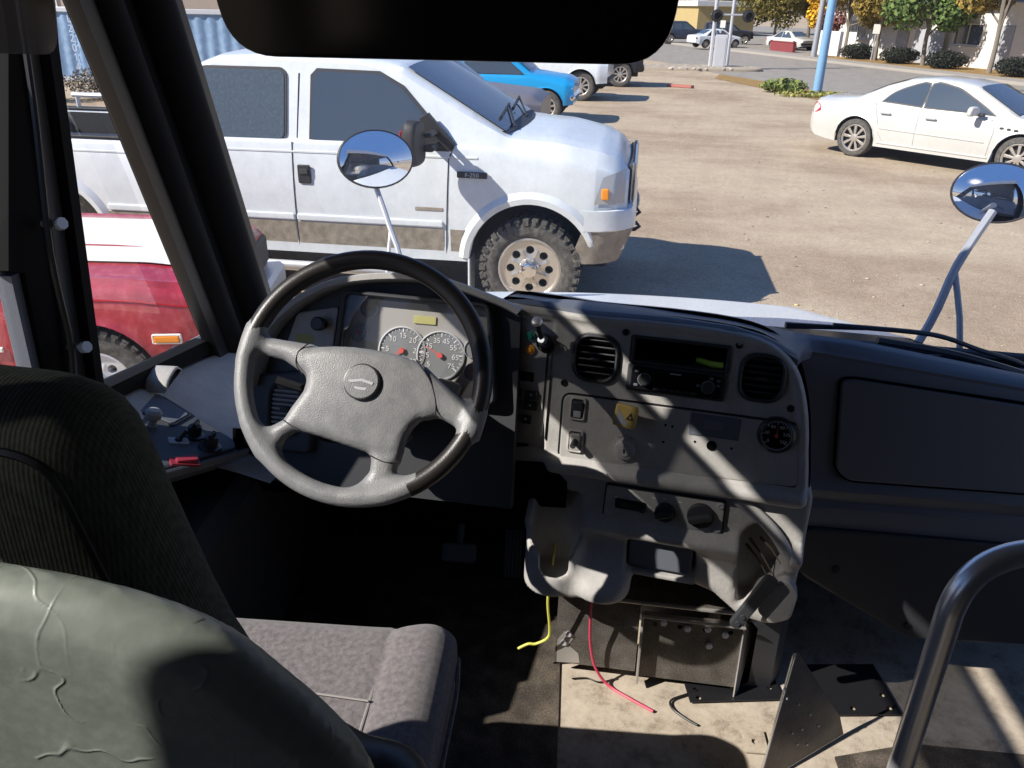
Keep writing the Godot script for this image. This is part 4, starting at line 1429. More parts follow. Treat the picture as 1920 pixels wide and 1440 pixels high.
	tree("broad olive yellow tree down the street", st(31.0, 55.5, 0.1), 6.6, 3.0, 1.6, olive + [Color(0.30, 0.27, 0.07)], 19, 9000)
	tree("green tree far left down the street by the black visor", st(28.0, 100.0), 9.0, 4.5, 1.5, green, 20, 5000, 0.28)
	tree("olive tree filling the gap behind the low red wall", st(36.0, 58.0, 0.1), 7.0, 3.4, 1.3, olive, 55, 8000, 0.2)
	tree("gold brown tree behind the white board fence", st(37.0, 51.0, 0.1), 7.0, 3.2, 1.3, gold, 56, 8000, 0.2)
	for i in 9:
		var lb: String = ["dull olive tree behind the red building", "grey green tree behind the white house roof", "tall tree over the yellow building", "brown tree behind the far cars", "green tree behind the blue car", "olive tree behind the grey house", "bare brown tree beyond the railway signal", "far green tree behind the broad olive tree", "far brown tree beside the visor corner"][i]
		tree(lb, [st(44, 52), st(44, 36), st(46, 88), st(40, 66), st(38, 96), st(46, 20), st(24, 112), st(50, 76), st(20, 124)][i], 9.5, 4.6, 1.4, [olive, green, olive, gold, green, olive, olive, green, gold][i], 60 + i, 4500, 0.26, "bark")
	for q in [[Vector3(16.12, 0.1, -44.8), "round clipped dark bush left of three before the white house"], [Vector3(17.04, 0.1, -41.4), "round clipped dark bush in the middle of three before the white house"], [Vector3(18.13, 0.1, -36.86), "round clipped dark bush right of three before the grey house"], [Vector3(15.2, 0.1, -48.5), "dark bush at the foot of the red wall"]]:
		bush(q[1], q[0], Vector3(1.0, 0.40, 0.8), [Color(0.03, 0.036, 0.026), Color(0.04, 0.046, 0.034), Color(0.022, 0.026, 0.02)], int(q[0].x * 100), 3600, 0.05, "clipped bushes before the houses")
	bush("green weedy bush left of the light blue pole's foot", Vector3(6.8, 0, -28.6), Vector3(0.8, 0.22, 0.5), [Color(0.18, 0.23, 0.06), Color(0.28, 0.31, 0.10), Color(0.12, 0.16, 0.05)], 91, 420, 0.10)
	bush("low yellow green weeds round the foot of the light blue pole", Vector3(7.5, 0, -27.3), Vector3(1.3, 0.09, 0.5), [Color(0.30, 0.30, 0.08), Color(0.24, 0.25, 0.06), Color(0.36, 0.32, 0.12)], 92, 500, 0.06)

# ---------------------------------------------------------------- inside the bus
var FA := Transform3D(); var FB := Transform3D(); var FW := Transform3D(); var FK := Transform3D(); var FG := Transform3D(); var FS := Transform3D()

func cache2(f: Callable, lo: Vector3, hi: Vector3, c: float) -> Dictionary:
	var nx := int((hi.x - lo.x) / c) + 2
	var ny := int((hi.y - lo.y) / c) + 2
	var a := PackedFloat32Array()
	for y in ny:
		for x in nx:
			a.append(f.call(lo.x + x * c, lo.y + y * c))
	return {"a": a, "n": nx, "x": lo.x, "y": lo.y, "c": c}

func at2(d: Dictionary, x: float, y: float) -> float:
	return d.a[int((x - d.x) / d.c + 0.5) + int((y - d.y) / d.c + 0.5) * d.n]

func rounded(p: PackedVector2Array, r: float, n := 4) -> PackedVector2Array:
	var o := PackedVector2Array()
	var m := p.size()
	for i in m:
		var a := (p[(i + m - 1) % m] - p[i]); var b := (p[(i + 1) % m] - p[i])
		var q := minf(r, minf(a.length(), b.length()) * 0.45)
		var s := p[i] + a.normalized() * q; var e := p[i] + b.normalized() * q
		for k in n + 1:
			var t := float(k) / n
			o.append(s.lerp(p[i], t).lerp(p[i].lerp(e, t), t))
	return o

func sub(parent: Node3D, called: String) -> Node3D:
	var o := Node3D.new()
	o.name = called
	var k := 0
	while parent.has_node(NodePath(o.name)):
		k += 1
		o.name = "%s_%03d" % [called, k]
	parent.add_child(o, true)
	return o

func at(f: Transform3D, u: float, v: float, w := 0.0, turn := 0.0) -> Transform3D:
	return Transform3D(f.basis * Basis(Vector3(0, 0, 1), turn), f * Vector3(u, v, w))

func knob(parent: Node3D, called: String, f: Transform3D, prof: Array, m: Material, n := 20) -> void:
	var b := MB.new()
	b.lathe(prof, f, n)
	put(called, b, m, parent)

func slab(parent: Node3D, called: String, f: Transform3D, w: float, h: float, r: float, z0: float, z1: float, m: Material, bv := 0.002) -> void:
	var b := MB.new()
	b.plate(MB.rrect(w, h, r, 3), f, z0, z1, bv)
	put(called, b, m, parent)

func air_vent(d: Node3D, f: Transform3D, w: float, h: float, r: float, n := 6, slat: Material = null) -> void:
	var v := sub(d, "air_vent")
	var b := MB.new()
	b.ring(MB.rrect(w, h, r, 5), MB.rrect(w - 0.014, h - 0.014, r - 0.005, 5), f, -0.03, 0.010, 0.004)
	put("frame", b, M.dark_plastic, v)
	for i in n:
		b = MB.new()
		var y := lerpf(-h / 2 + 0.016, h / 2 - 0.016, float(i) / (n - 1))
		var half := w * 0.5 - 0.008
		var cy := absf(y) - (h * 0.5 - r)
		if cy > 0: half -= r - sqrt(maxf(r * r - cy * cy, 0.0))
		b.box(Vector3(0, 0, 0), Vector3(half * 2, 0.0035, 0.020), 0.001, f * Transform3D(Basis(Vector3.RIGHT, -0.5), Vector3(0, y, -0.006)))
		put("slat", b, slat if slat else M.dark_plastic, v)
	b = MB.new()
	b.box(Vector3(0, 0, 0.005), Vector3(0.020, 0.006, 0.012), 0.002, f)
	put("slat_tab", b, M.dark_plastic, v)
	b = MB.new()
	b.cap(MB.rrect(w - 0.008, h - 0.008, r, 4), f, -0.032)
	put("duct", b, M.void, v)

func steering_wheel() -> void:
	var t := thing("steering_wheel", "grey four spoke steering wheel, its hub turned slightly, before the gauges", "steering wheel", FW.origin)
	t.basis = FW.basis
	var polys := [
		curve2([-0.116, 0.037, -0.088, 0.049, -0.018, 0.051, 0.051, 0.043, 0.087, 0.033, 0.116, 0.013, 0.133, -0.017, 0.139, -0.067, 0.112, -0.075, 0.09, -0.105, 0.078, -0.151, 0.054, -0.149, 0.030, -0.140, -0.009, -0.129, -0.061, -0.115, -0.107, -0.103, -0.133, -0.089, -0.104, -0.032, -0.103, -0.004, -0.116, 0.017], 2, true),
		pts2([-0.222, 0.088, -0.177, 0.064, -0.093, 0.053, -0.09, 0.0, -0.114, 0.002, -0.145, 0.021, -0.196, 0.033, -0.228, 0.018]),
		pts2([0.09, 0.028, 0.112, 0.022, 0.165, -0.020, 0.192, -0.040, 0.22, -0.06, 0.215, -0.105, 0.172, -0.083, 0.136, -0.066, 0.11, -0.07]),
		pts2([0.028, -0.13, 0.08, -0.13, 0.074, -0.168, 0.086, -0.174, 0.112, -0.178, 0.06, -0.214, -0.01, -0.215, 0.009, -0.190, 0.026, -0.168]),
		pts2([-0.09, -0.03, -0.121, -0.062, -0.135, -0.084, -0.169, -0.102, -0.205, -0.095, -0.175, -0.152, -0.137, -0.158, -0.138, -0.137, -0.128, -0.119, -0.107, -0.103, -0.07, -0.10])]
	var lo := Vector3(-0.245, -0.245, -0.05); var hi := Vector3(0.245, 0.245, 0.035); var c := 0.0045
	var c2 := cache2(func(x: float, y: float):
		if x * x + y * y > 0.06: return 0.1
		var d := 1.0
		for p in polys: d = smin(d, spoly(x, y, p), 0.012)
		return d, lo, hi, c)
	var b := MB.new()
	b.sdf(func(x: float, y: float, z: float) -> float:
		var r := sqrt(x * x + y * y)
		var q := Vector2((r - 0.2165), z)
		var rim := q.length() - 0.0168
		var zc := -0.013 + 0.020 * exp(-r * r * 45.0)
		var s := smax(at2(c2, x, y), absf(z - zc) - 0.017, 0.022)
		return smin(rim, s, 0.018), lo, hi, c)
	put("rim_and_spokes", b, M.wheel_plastic, t, 60)
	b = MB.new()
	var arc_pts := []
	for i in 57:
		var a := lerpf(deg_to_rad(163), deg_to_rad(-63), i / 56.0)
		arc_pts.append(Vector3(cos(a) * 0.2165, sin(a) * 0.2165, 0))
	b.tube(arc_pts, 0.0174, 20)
	put("rim_shade_arc", b, M.rim_shade, t, 60)  # dark arc paints the shaded stretch of the grey rim
	b = MB.new()
	b.lathe([[0.0325, 0.0], [0.0325, 0.027], [0.0305, 0.0275]], Transform3D(Basis(), Vector3(0.006, -0.015, 0)), 32)
	put("emblem_groove", b, M.black_plastic, t)
	b = MB.new()
	b.lathe([[0.031, 0.0], [0.031, 0.027], [0.029, 0.029], [0.0, 0.030]], Transform3D(Basis(), Vector3(0.006, -0.015, 0)), 32)
	put("emblem_disc", b, M.wheel_plastic, t)
	b = MB.new()
	b.plate(pts2([-0.022, 0.002, 0.0, 0.005, 0.022, -0.001, 0.020, -0.006, 0.0, 0.0, -0.019, -0.003]), Transform3D(Basis(), Vector3(0.006, -0.015, 0)), 0.0285, 0.0305, 0.0005)
	b.plate(pts2([-0.013, -0.009, 0.012, -0.011, 0.008, -0.016, -0.009, -0.014]), Transform3D(Basis(), Vector3(0.006, -0.015, 0)), 0.028, 0.030, 0.0005)
	put("emblem", b, M.label_grey, t)
	for sm in [[-0.098, 0.052, -0.116, 0.036, -0.118, 0.014, -0.104, -0.005], [0.098, 0.03, 0.124, -0.005, 0.136, -0.04, 0.138, -0.066], [0.029, -0.142, 0.055, -0.152, 0.078, -0.150], [-0.133, -0.087, -0.118, -0.096, -0.104, -0.104]]:
		b = MB.new()
		var p := []
		for v in curve2(sm, 5):
			var rr := v.length()
			p.append(Vector3(v.x, v.y, -0.013 + 0.020 * exp(-rr * rr * 45.0) + 0.0165))
		b.tube(p, 0.0012, 5)
		put("pad_seam", b, M.black_plastic, t)
	t = thing("steering_column", "dark steering column shroud under the steering wheel", "column", FW.origin)
	t.basis = FW.basis
	b = MB.new()
	b.lathe([[0.03, -0.02], [0.055, -0.035], [0.06, -0.10], [0.075, -0.18], [0.085, -0.42]], Transform3D(Basis(), Vector3.ZERO), 20)
	put("shroud", b, M.dark_plastic, t)
	b = MB.new()
	b.tube([Vector3(-0.05, -0.03, -0.11), Vector3(-0.15, -0.01, -0.10), Vector3(-0.19, 0.0, -0.095)], 0.009, 8)
	b.box(Vector3(-0.02, -0.085, -0.12), Vector3(0.19, 0.05, 0.10), 0.02)
	put("stalk", b, M.black_plastic, t)

func gauge(parent: Node3D, f: Transform3D, r: float, nums: Array, a0: float, a1: float, needle: float, face: Material, ink: Material) -> void:
	var g := sub(parent, "dial")
	var b := MB.new()
	b.lathe([[r * 1.04, 0.0], [r * 1.04, 0.004], [r * 0.98, 0.005], [r * 0.96, 0.002]], f, 36)
	put("bezel", b, M.label_grey, g)
	b = MB.new()
	b.cap(MB.circle(r * 0.97, 36), f, 0.0015)
	put("face", b, face, g)
	b = MB.new()
	var n := 25
	for i in n:
		var a := deg_to_rad(lerpf(a0, a1, float(i) / (n - 1)))
		var big := i % 4 == 0
		b.box(Vector3(0, r * (0.86 if big else 0.9), 0.0022), Vector3(r * (0.04 if big else 0.02), r * (0.16 if big else 0.09), 0.0006), 0.0, f * Transform3D(Basis(Vector3(0, 0, 1), a), Vector3.ZERO))
	put("tick_marks", b, ink, g)
	for i in nums.size():
		var a := deg_to_rad(lerpf(a0, a1, float(i) / maxf(nums.size() - 1, 1)))
		text("number", nums[i], r * 0.2, ink, g, at(f, -sin(a) * r * 0.64, cos(a) * r * 0.64, 0.0024), 0.0005)
	b = MB.new()
	b.plate(pts2([-r * 0.03, -r * 0.15, r * 0.03, -r * 0.15, r * 0.012, r * 0.72, -r * 0.012, r * 0.72]), f * Transform3D(Basis(Vector3(0, 0, 1), deg_to_rad(needle)), Vector3.ZERO), 0.005, 0.0065)
	b.lathe([[r * 0.12, 0.004], [r * 0.11, 0.009], [0.0, 0.009]], f, 14)
	put("needle", b, M.needle_red, g)

func dashboard() -> void:
	var d := thing("dashboard", "worn grey bus dashboard with gauges, vents, radio, switches and cup holders", "dashboard")
	var b := MB.new()
	# centre panel, moulded
	var outline := curve2([-0.392, 0.108, -0.307, 0.122, -0.195, 0.117, -0.035, 0.119, 0.099, 0.114, 0.171, 0.097, 0.221, 0.056, 0.251, -0.014, 0.268, -0.109, 0.271, -0.215, 0.163, -0.215, 0.003, -0.213, -0.222, -0.213, -0.363, -0.226, -0.398, -0.214, -0.396, -0.035], 3, true)
	var lo := Vector3(-0.425, -0.255, -0.05); var hi := Vector3(0.30, 0.15, 0.025); var c := 0.005
	var c2 := cache2(func(x: float, y: float): return spoly(x, y, outline), lo, hi, c)
	b.sdf(func(x: float, y: float, z: float) -> float:
		var o := at2(c2, x, y)
		var q := smax(o, absf(z + 0.025) - 0.025, 0.014)
		q = smin(q, Vector2(absf(o + 0.012) * 0.9, z - 0.001).length() - 0.006, 0.008)
		var l := Vector3(x, y, z)
		q = smin(q, scap(l, Vector3(-0.235, -0.214, 0.004), Vector3(0.262, -0.207, 0.004), 0.0165), 0.012)
		q = smax(q, -sbox(x + 0.002, y - 0.056, z, 0.092, 0.0235, 0.2, 0.004), 0.004)
		q = smax(q, -sbox(x + 0.167, y - 0.026, z, 0.045, 0.047, 0.2, 0.032), 0.004)
		q = smax(q, -sbox(x - 0.160, y - 0.028, z, 0.041, 0.045, 0.2, 0.03), 0.004)
		q = smax(q, -sbox(x + 0.313, y + 0.048, z, 0.053, 0.139, 0.010, 0.008), 0.005)
		return q, lo, hi, c)
	put("centre_panel", b, M.grey_plastic, d, 50)
	b = MB.new()
	b.strip(MB.lift(MB.ccw(MB.inset(outline, -0.002)), FA, -0.22), MB.lift(MB.ccw(MB.inset(outline, 0.006)), FA, -0.035))
	put("panel_side", b, M.slate_plastic, d)
	var pm: MeshInstance3D = d.get_node("centre_panel")
	pm.transform = FA
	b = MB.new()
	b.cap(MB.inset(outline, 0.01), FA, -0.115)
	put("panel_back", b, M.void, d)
	air_vent(d, at(FA, -0.167, 0.026), 0.094, 0.100, 0.034)
	air_vent(d, at(FA, 0.160, 0.028), 0.088, 0.096, 0.032)
	# open radio slot with a lime stick in it
	b = MB.new()
	b.ring(MB.rrect(0.196, 0.056, 0.005), MB.rrect(0.182, 0.044, 0.003), at(FA, -0.002, 0.056), -0.01, 0.006, 0.002)
	put("slot_frame", b, M.dark_plastic, d)
	b = MB.new()
	for q in [[Vector3(-0.002, 0.0325, -0.06), Vector3(0.19, 0.002, 0.11)], [Vector3(-0.002, 0.080, -0.06), Vector3(0.19, 0.002, 0.11)], [Vector3(-0.096, 0.056, -0.06), Vector3(0.002, 0.048, 0.11)], [Vector3(0.092, 0.056, -0.06), Vector3(0.002, 0.048, 0.11)]]: b.box(q[0], q[1], 0.0, FA)
	put("slot_lining", b, M.black_plastic, d)
	b = MB.new()
	b.tube([FA * Vector3(0.035, 0.039, -0.05), FA * Vector3(0.062, 0.041, -0.012), FA * Vector3(0.085, 0.042, -0.008)], 0.0062, 10)
	tag(put("marker_pen", b, M.lime), "lime green stick lying in the empty radio slot", "marker")
	# radio
	var r := sub(d, "radio")
	slab(r, "face_plate", at(FA, -0.003, -0.001), 0.194, 0.056, 0.006, -0.01, 0.008, M.dark_plastic, 0.003)
	slab(r, "inner_plate", at(FA, -0.003, -0.001), 0.176, 0.046, 0.005, 0.008, 0.014, M.gloss_black, 0.002)
	slab(r, "display", at(FA, -0.002, 0.001), 0.080, 0.022, 0.002, 0.014, 0.0152, M.gloss_black, 0.0005)
	for u in [-0.064, 0.061]:
		knob(r, "volume_knob", at(FA, u, -0.001, 0.014), [[0.0125, 0.0], [0.0125, 0.004], [0.0105, 0.0045], [0.0105, 0.011], [0.009, 0.013], [0.0, 0.0125]], M.dark_plastic, 22)
		b = MB.new()
		b.lathe([[0.0130, 0.0], [0.0130, 0.003], [0.0112, 0.003]], at(FA, u, -0.001, 0.0142), 24)
		put("knob_ring", b, M.label_grey, r)
	for i in 6: slab(r, "preset_button", at(FA, -0.038 + 0.0145 * i, -0.0175), 0.0125, 0.005, 0.001, 0.014, 0.016, M.dark_plastic, 0.0008)
	for q in [[-0.080, 0.014], [-0.080, -0.014], [0.080, 0.014], [0.080, 0.004], [0.066, 0.017], [0.042, 0.0]]: slab(r, "button", at(FA, q[0], q[1]), 0.008, 0.005, 0.001, 0.014, 0.0158, M.slate_plastic, 0.0008)
	slab(r, "maker_strip", at(FA, -0.004, 0.0165), 0.022, 0.0024, 0.0005, 0.014, 0.0146, M.label_grey, 0.0002)
	# switch plate below
	var sp := rounded(pts2([-0.226, -0.056, 0.243, -0.055, 0.259, -0.181, -0.224, -0.201]), 0.018)
	b = MB.new()
	b.plate(MB.inset(MB.ccw(sp), -0.0045), FA, -0.01, 0.0012)
	put("plate_gap", b, M.black_plastic, d)
	b = MB.new()
	b.plate(sp, FA, -0.01, 0.004, 0.0025)
	put("switch_plate", b, M.grey_plastic, d)
	for q in [[-0.193, -0.083], [-0.192, -0.153]]:
		var s := sub(d, "rocker_switch")
		b = MB.new()
		b.ring(MB.rrect(0.034, 0.050, 0.006), MB.rrect(0.024, 0.040, 0.004), at(FA, q[0], q[1]), 0.003, 0.010, 0.002)
		put("bezel", b, M.grey_plastic, s)
		b = MB.new()
		b.box(Vector3(0, 0, 0.008), Vector3(0.023, 0.039, 0.010), 0.003, at(FA, q[0], q[1]) * Transform3D(Basis(Vector3.RIGHT, 0.18), Vector3.ZERO))
		put("rocker", b, M.dark_plastic if q[1] > -0.1 else M.grey_plastic, s)
		b = MB.new()
		if q[1] > -0.1: b.box(Vector3(0, -0.008, 0.0135), Vector3(0.015, 0.014, 0.002), 0.0005, at(FA, q[0], q[1]) * Transform3D(Basis(Vector3.RIGHT, 0.18), Vector3.ZERO))
		else: b.tube([at(FA, q[0], q[1]) * Vector3(0, 0.002, 0.01), at(FA, q[0], q[1]) * Vector3(0.0, -0.003, 0.034)], 0.0065, 8)
		put("lever", b, M.label_grey if q[1] > -0.1 else M.dark_plastic, s)
	var h := sub(d, "brake_knob")
	knob(h, "stem", at(FA, -0.090, -0.075), [[0.011, 0.0], [0.010, 0.035]], M.black_plastic)
	b = MB.new()
	b.plate(MB.rrect(0.046, 0.046, 0.005, 3), at(FA, -0.090, -0.075, 0.035, -0.12), 0.0, 0.011, 0.003, true)
	put("yellow_cap", b, M.hazard, h)
	b = MB.new()
	b.plate(pts2([-0.017, -0.017, 0.010, -0.017, -0.017, 0.014]), at(FA, -0.090, -0.075, 0.035, -0.12), 0.0105, 0.0118)
	put("cap_triangle", b, M.label_grey, h)
	b = MB.new()
	b.ring(pts2([0.0, -0.009, 0.016, -0.009, 0.008, 0.007]), pts2([0.0045, -0.0062, 0.0115, -0.0062, 0.008, 0.001]), at(FA, -0.088, -0.071, 0.035, -0.12), 0.0105, 0.0118)
	put("cap_print", b, M.gap, h)
	var k := sub(d, "ignition_switch")
	knob(k, "collar", at(FA, -0.088, -0.155), [[0.030, 0.003], [0.030, 0.006], [0.022, 0.007], [0.021, 0.014], [0.017, 0.017], [0.0, 0.017]], M.grey_plastic, 28)
	knob(k, "lock", at(FA, -0.088, -0.155), [[0.0125, 0.017], [0.012, 0.0195], [0.0, 0.0195]], M.grey_plastic, 22)
	slab(k, "key_slot", at(FA, -0.088, -0.155, 0.0, 0.1), 0.003, 0.010, 0.001, 0.0195, 0.0203, M.black_plastic, 0.0)
	text("key_print", "OFF", 0.0045, M.gap, k, at(FA, -0.100, -0.1315, 0.0064), 0.0004)
	text("key_print", "ON", 0.0045, M.gap, k, at(FA, -0.078, -0.131, 0.0064), 0.0004)
	slab(d, "radio_blank", at(FA, 0.084, -0.081), 0.098, 0.046, 0.003, 0.003, 0.0058, M.slate_plastic, 0.001)
	slab(d, "small_display", at(FA, 0.082, -0.078), 0.038, 0.018, 0.001, 0.0058, 0.0072, M.dial_face, 0.0005)
	knob(d, "lighter_hole", at(FA, 0.083, -0.121), [[0.010, 0.0038], [0.010, 0.006], [0.0082, 0.0062], [0.008, 0.0045], [0.0, 0.0045]], M.void, 20)
	for q in [[-0.012, -0.092], [-0.012, -0.128], [0.05, -0.118], [0.122, -0.121], [0.002, -0.093]]: knob(d, "screw_hole", at(FA, q[0], q[1]), [[0.0028, 0.0042], [0.0, 0.0046]], M.void, 8)
	gauge(d, at(FA, 0.202, -0.080, 0.008), 0.029, ["0", "30", "60", "90", "120", "150"], 130, -130, 0, M.gloss_black, M.label_white)
	knob(d, "gauge_bezel", at(FA, 0.202, -0.080, 0.0), [[0.037, 0.003], [0.036, 0.011], [0.031, 0.015], [0.0295, 0.010]], M.black_plastic, 32)
	for q in [[-0.228, -0.033], [-0.367, 0.098], [-0.112, 0.087], [0.109, 0.087], [0.221, -0.025], [-0.244, -0.202], [0.248, -0.196]]:
		knob(d, "screw", at(FA, q[0], q[1], -0.001), [[0.0075, 0.0], [0.0072, 0.003], [0.0045, 0.0034], [0.004, 0.0015], [0.0, 0.0015]], M.black_plastic, 12)
	# left strip of switches, in the shallow recess
	slab(d, "switch_strip", at(FA, -0.313, -0.048), 0.100, 0.272, 0.006, -0.03, -0.0075, M.grey_plastic, 0.002)
	var ls := at(FA, 0, 0, -0.0075)
	b = MB.new()
	b.box(Vector3(-0.266, -0.06, 0.006), Vector3(0.0035, 0.19, 0.008), 0.0, FA)
	put("strip_seam", b, M.black_plastic, d)
	for q in [[-0.345, 0.044, 0.022, 0.036], [-0.329, -0.069, 0.022, 0.018], [-0.297, -0.071, 0.030, 0.018], [-0.328, -0.093, 0.022, 0.018], [-0.297, -0.094, 0.030, 0.018], [-0.331, -0.125, 0.022, 0.018], [-0.304, -0.125, 0.022, 0.018]]:
		var s := sub(d, "push_switch")
		slab(s, "body", at(ls, q[0], q[1]), q[2], q[3], 0.002, 0.0, 0.007, M.dark_plastic, 0.0015)
		knob(s, "symbol", at(ls, q[0], q[1] + q[3] * 0.12), [[0.0028, 0.0068], [0.0022, 0.0078], [0.0, 0.0078]], M.label_white, 8)
		if q[3] > 0.03: knob(s, "symbol", at(ls, q[0], q[1] - q[3] * 0.28), [[0.0028, 0.0068], [0.0022, 0.0078], [0.0, 0.0078]], M.label_white, 8)
	slab(d, "odometer_window", at(ls, -0.312, -0.032), 0.034, 0.020, 0.001, 0.0, 0.002, M.gloss_black, 0.0005)
	knob(d, "green_button", at(ls, -0.308, 0.056), [[0.0105, 0.0], [0.010, 0.006], [0.0055, 0.0065], [0.005, 0.009], [0.0, 0.009]], M.green_lens)
	knob(d, "orange_button", at(ls, -0.307, 0.027), [[0.0105, 0.0], [0.010, 0.006], [0.0055, 0.0065], [0.005, 0.009], [0.0, 0.009]], M.orange_lens)
	var lv := sub(d, "hand_valve")
	b = MB.new()
	b.tube([FA * Vector3(-0.270, 0.043, 0.0), FA * Vector3(-0.272, 0.052, 0.03)], 0.017, 12, false, 0.012)
	for i in 3: b.lathe([[0.018, 0.0], [0.0195, 0.003], [0.018, 0.006]], at(FA, -0.270, 0.044 + 0.003 * i, 0.004 + 0.008 * i), 14)
	put("boot", b, M.black_plastic, lv)
	b = MB.new()
	b.tube([FA * Vector3(-0.272, 0.054, 0.028), FA * Vector3(-0.275, 0.060, 0.045)], 0.0075, 10)
	put("collar", b, M.stainless, lv)
	b = MB.new()
	b.tube([FA * Vector3(-0.275, 0.060, 0.040), FA * Vector3(-0.281, 0.093, 0.060)], 0.0048, 10)
	put("stick", b, M.black_plastic, lv)
	b = MB.new()
	b.lathe([[0.0, -0.007], [0.008, -0.0055], [0.0115, 0.0], [0.009, 0.0055], [0.0, 0.008]], Transform3D(FA.basis * Basis(Vector3.RIGHT, -0.7), FA * Vector3(-0.282, 0.098, 0.064)), 18)
	put("ball", b, M.stainless, lv)
	instrument_binnacle(d)
	lower_console(d)
	passenger_side(d)

func instrument_binnacle(d: Node3D) -> void:
	var arc := curve2([-0.335, -0.12, -0.322, -0.05, -0.305, -0.002, -0.266, 0.047, -0.208, 0.091, -0.138, 0.122, -0.034, 0.139, 0.070, 0.139, 0.151, 0.119, 0.212, 0.100, 0.245, 0.085], 4)
	var n := arc.size()
	var inn := PackedVector2Array()
	for i in n:
		var t := (arc[mini(i + 1, n - 1)] - arc[maxi(i - 1, 0)]).normalized()
		inn.append(arc[i] + Vector2(t.y, -t.x) * 0.016)
	var g := []
	for q in [[inn, -0.03, 0.0], [inn, 0.034, 0.0], [inn, 0.044, 0.003], [arc, 0.046, -0.003], [arc, 0.040, 0.0], [arc, -0.02, 0.0], [arc, -0.12, -0.006], [arc, -0.26, -0.05], [arc, -0.75, -0.32]]:
		var row := PackedVector3Array()
		for i in n: row.append(FK * Vector3(q[0][i].x, q[0][i].y + q[2], q[1]))
		g.append(row)
	var b := MB.new()
	b.rows(g)
	put("gauge_hood", b, M.grey_plastic, d, 50)
	# wall behind the gauges, down to the knees
	b = MB.new()
	var p := PackedVector2Array(inn)
	p.append(Vector2(0.25, -0.33)); p.append(Vector2(-0.34, -0.33))
	b.plate(p, FK, -0.05, -0.012, 0.0)
	put("gauge_surround", b, M.dark_plastic, d)
	b = MB.new()
	var fr := rounded(pts2([-0.140, 0.098, 0.178, 0.092, 0.205, -0.115, -0.155, -0.115]), 0.02)
	b.ring(fr, MB.inset(MB.ccw(fr), 0.009), FK, -0.02, 0.022, 0.003)
	put("cluster_frame", b, M.dark_plastic, d)
	var cl := sub(d, "gauge_cluster")
	b = MB.new()
	b.cap(MB.ccw(MB.inset(MB.ccw(fr), 0.006)), FK, -0.008)
	put("face", b, M.cluster_face, cl)
	gauge(cl, at(FK, -0.008, -0.020, -0.0075), 0.050, ["0", "5", "10", "15", "20", "25", "30"], 130, -130, 128, M.dial_face, M.label_white)
	gauge(cl, at(FK, 0.076, -0.023, -0.0075), 0.050, ["5", "15", "25", "35", "45", "55", "65", "75"], 130, -130, 62, M.dial_face, M.label_white)
	for q in [[-0.087, 0.063], [0.145, -0.004], [0.148, -0.052], [-0.105, 0.010], [-0.08, -0.06]]: gauge(cl, at(FK, q[0], q[1], -0.0075), 0.019, ["E", "", "F"], 60, -60, 30, M.dial_face, M.label_grey)
	b = MB.new()
	b.box(Vector3(0.037, 0.048, -0.006), Vector3(0.048, 0.017, 0.003), 0.001, FK)
	put("clock_display", b, M.label_yellow, cl)
	b = MB.new()
	b.box(Vector3(0.115, -0.078, 0.004), Vector3(0.062, 0.030, 0.02), 0.004, FK * Transform3D(Basis(Vector3(0, 0, 1), -0.2), Vector3(0.0, 0.012, 0)))
	put("gear_display", b, M.grey_plastic, d)
	var lens_b := MB.new()
	lens_b.cap(MB.ccw(MB.inset(MB.ccw(fr), 0.008)), FK, 0.012)
	put("lens", lens_b, M.dial_lens, cl)
	# headlamp switch plate left of the cluster
	b = MB.new()
	b.plate(rounded(pts2([-0.245, 0.042, -0.152, 0.062, -0.162, -0.06, -0.275, -0.06]), 0.01), FK, -0.012, 0.0, 0.003)
	put("lamp_plate", b, M.grey_plastic, d)
	knob(d, "lamp_knob", at(FK, -0.186, 0.022), [[0.012, 0.0], [0.010, 0.012], [0.015, 0.016], [0.015, 0.028], [0.012, 0.031], [0.0, 0.031]], M.black_plastic)
	slab(d, "warning_label", at(FK, -0.224, -0.012), 0.040, 0.018, 0.001, 0.0, 0.0006, M.label_yellow, 0.0)
	slab(d, "warning_label", at(FK, -0.224, -0.028), 0.040, 0.010, 0.001, 0.0, 0.0006, M.label_white, 0.0)
	# left air vent, seen through the wheel
	b = MB.new()
	b.plate(rounded(pts2([-0.345, -0.10, -0.185, -0.075, -0.19, -0.26, -0.345, -0.26]), 0.02), FK, -0.012, 0.012, 0.006)
	put("vent_pod", b, M.dark_plastic, d)
	air_vent(d, at(FK, -0.250, -0.165, 0.014), 0.080, 0.120, 0.034, 10, M.grey_plastic)
	# knee panels
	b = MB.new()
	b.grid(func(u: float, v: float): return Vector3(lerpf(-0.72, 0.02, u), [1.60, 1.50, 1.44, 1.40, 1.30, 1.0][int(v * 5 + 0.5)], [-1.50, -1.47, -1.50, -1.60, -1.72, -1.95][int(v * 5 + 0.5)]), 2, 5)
	put("knee_panel", b, M.void, d)

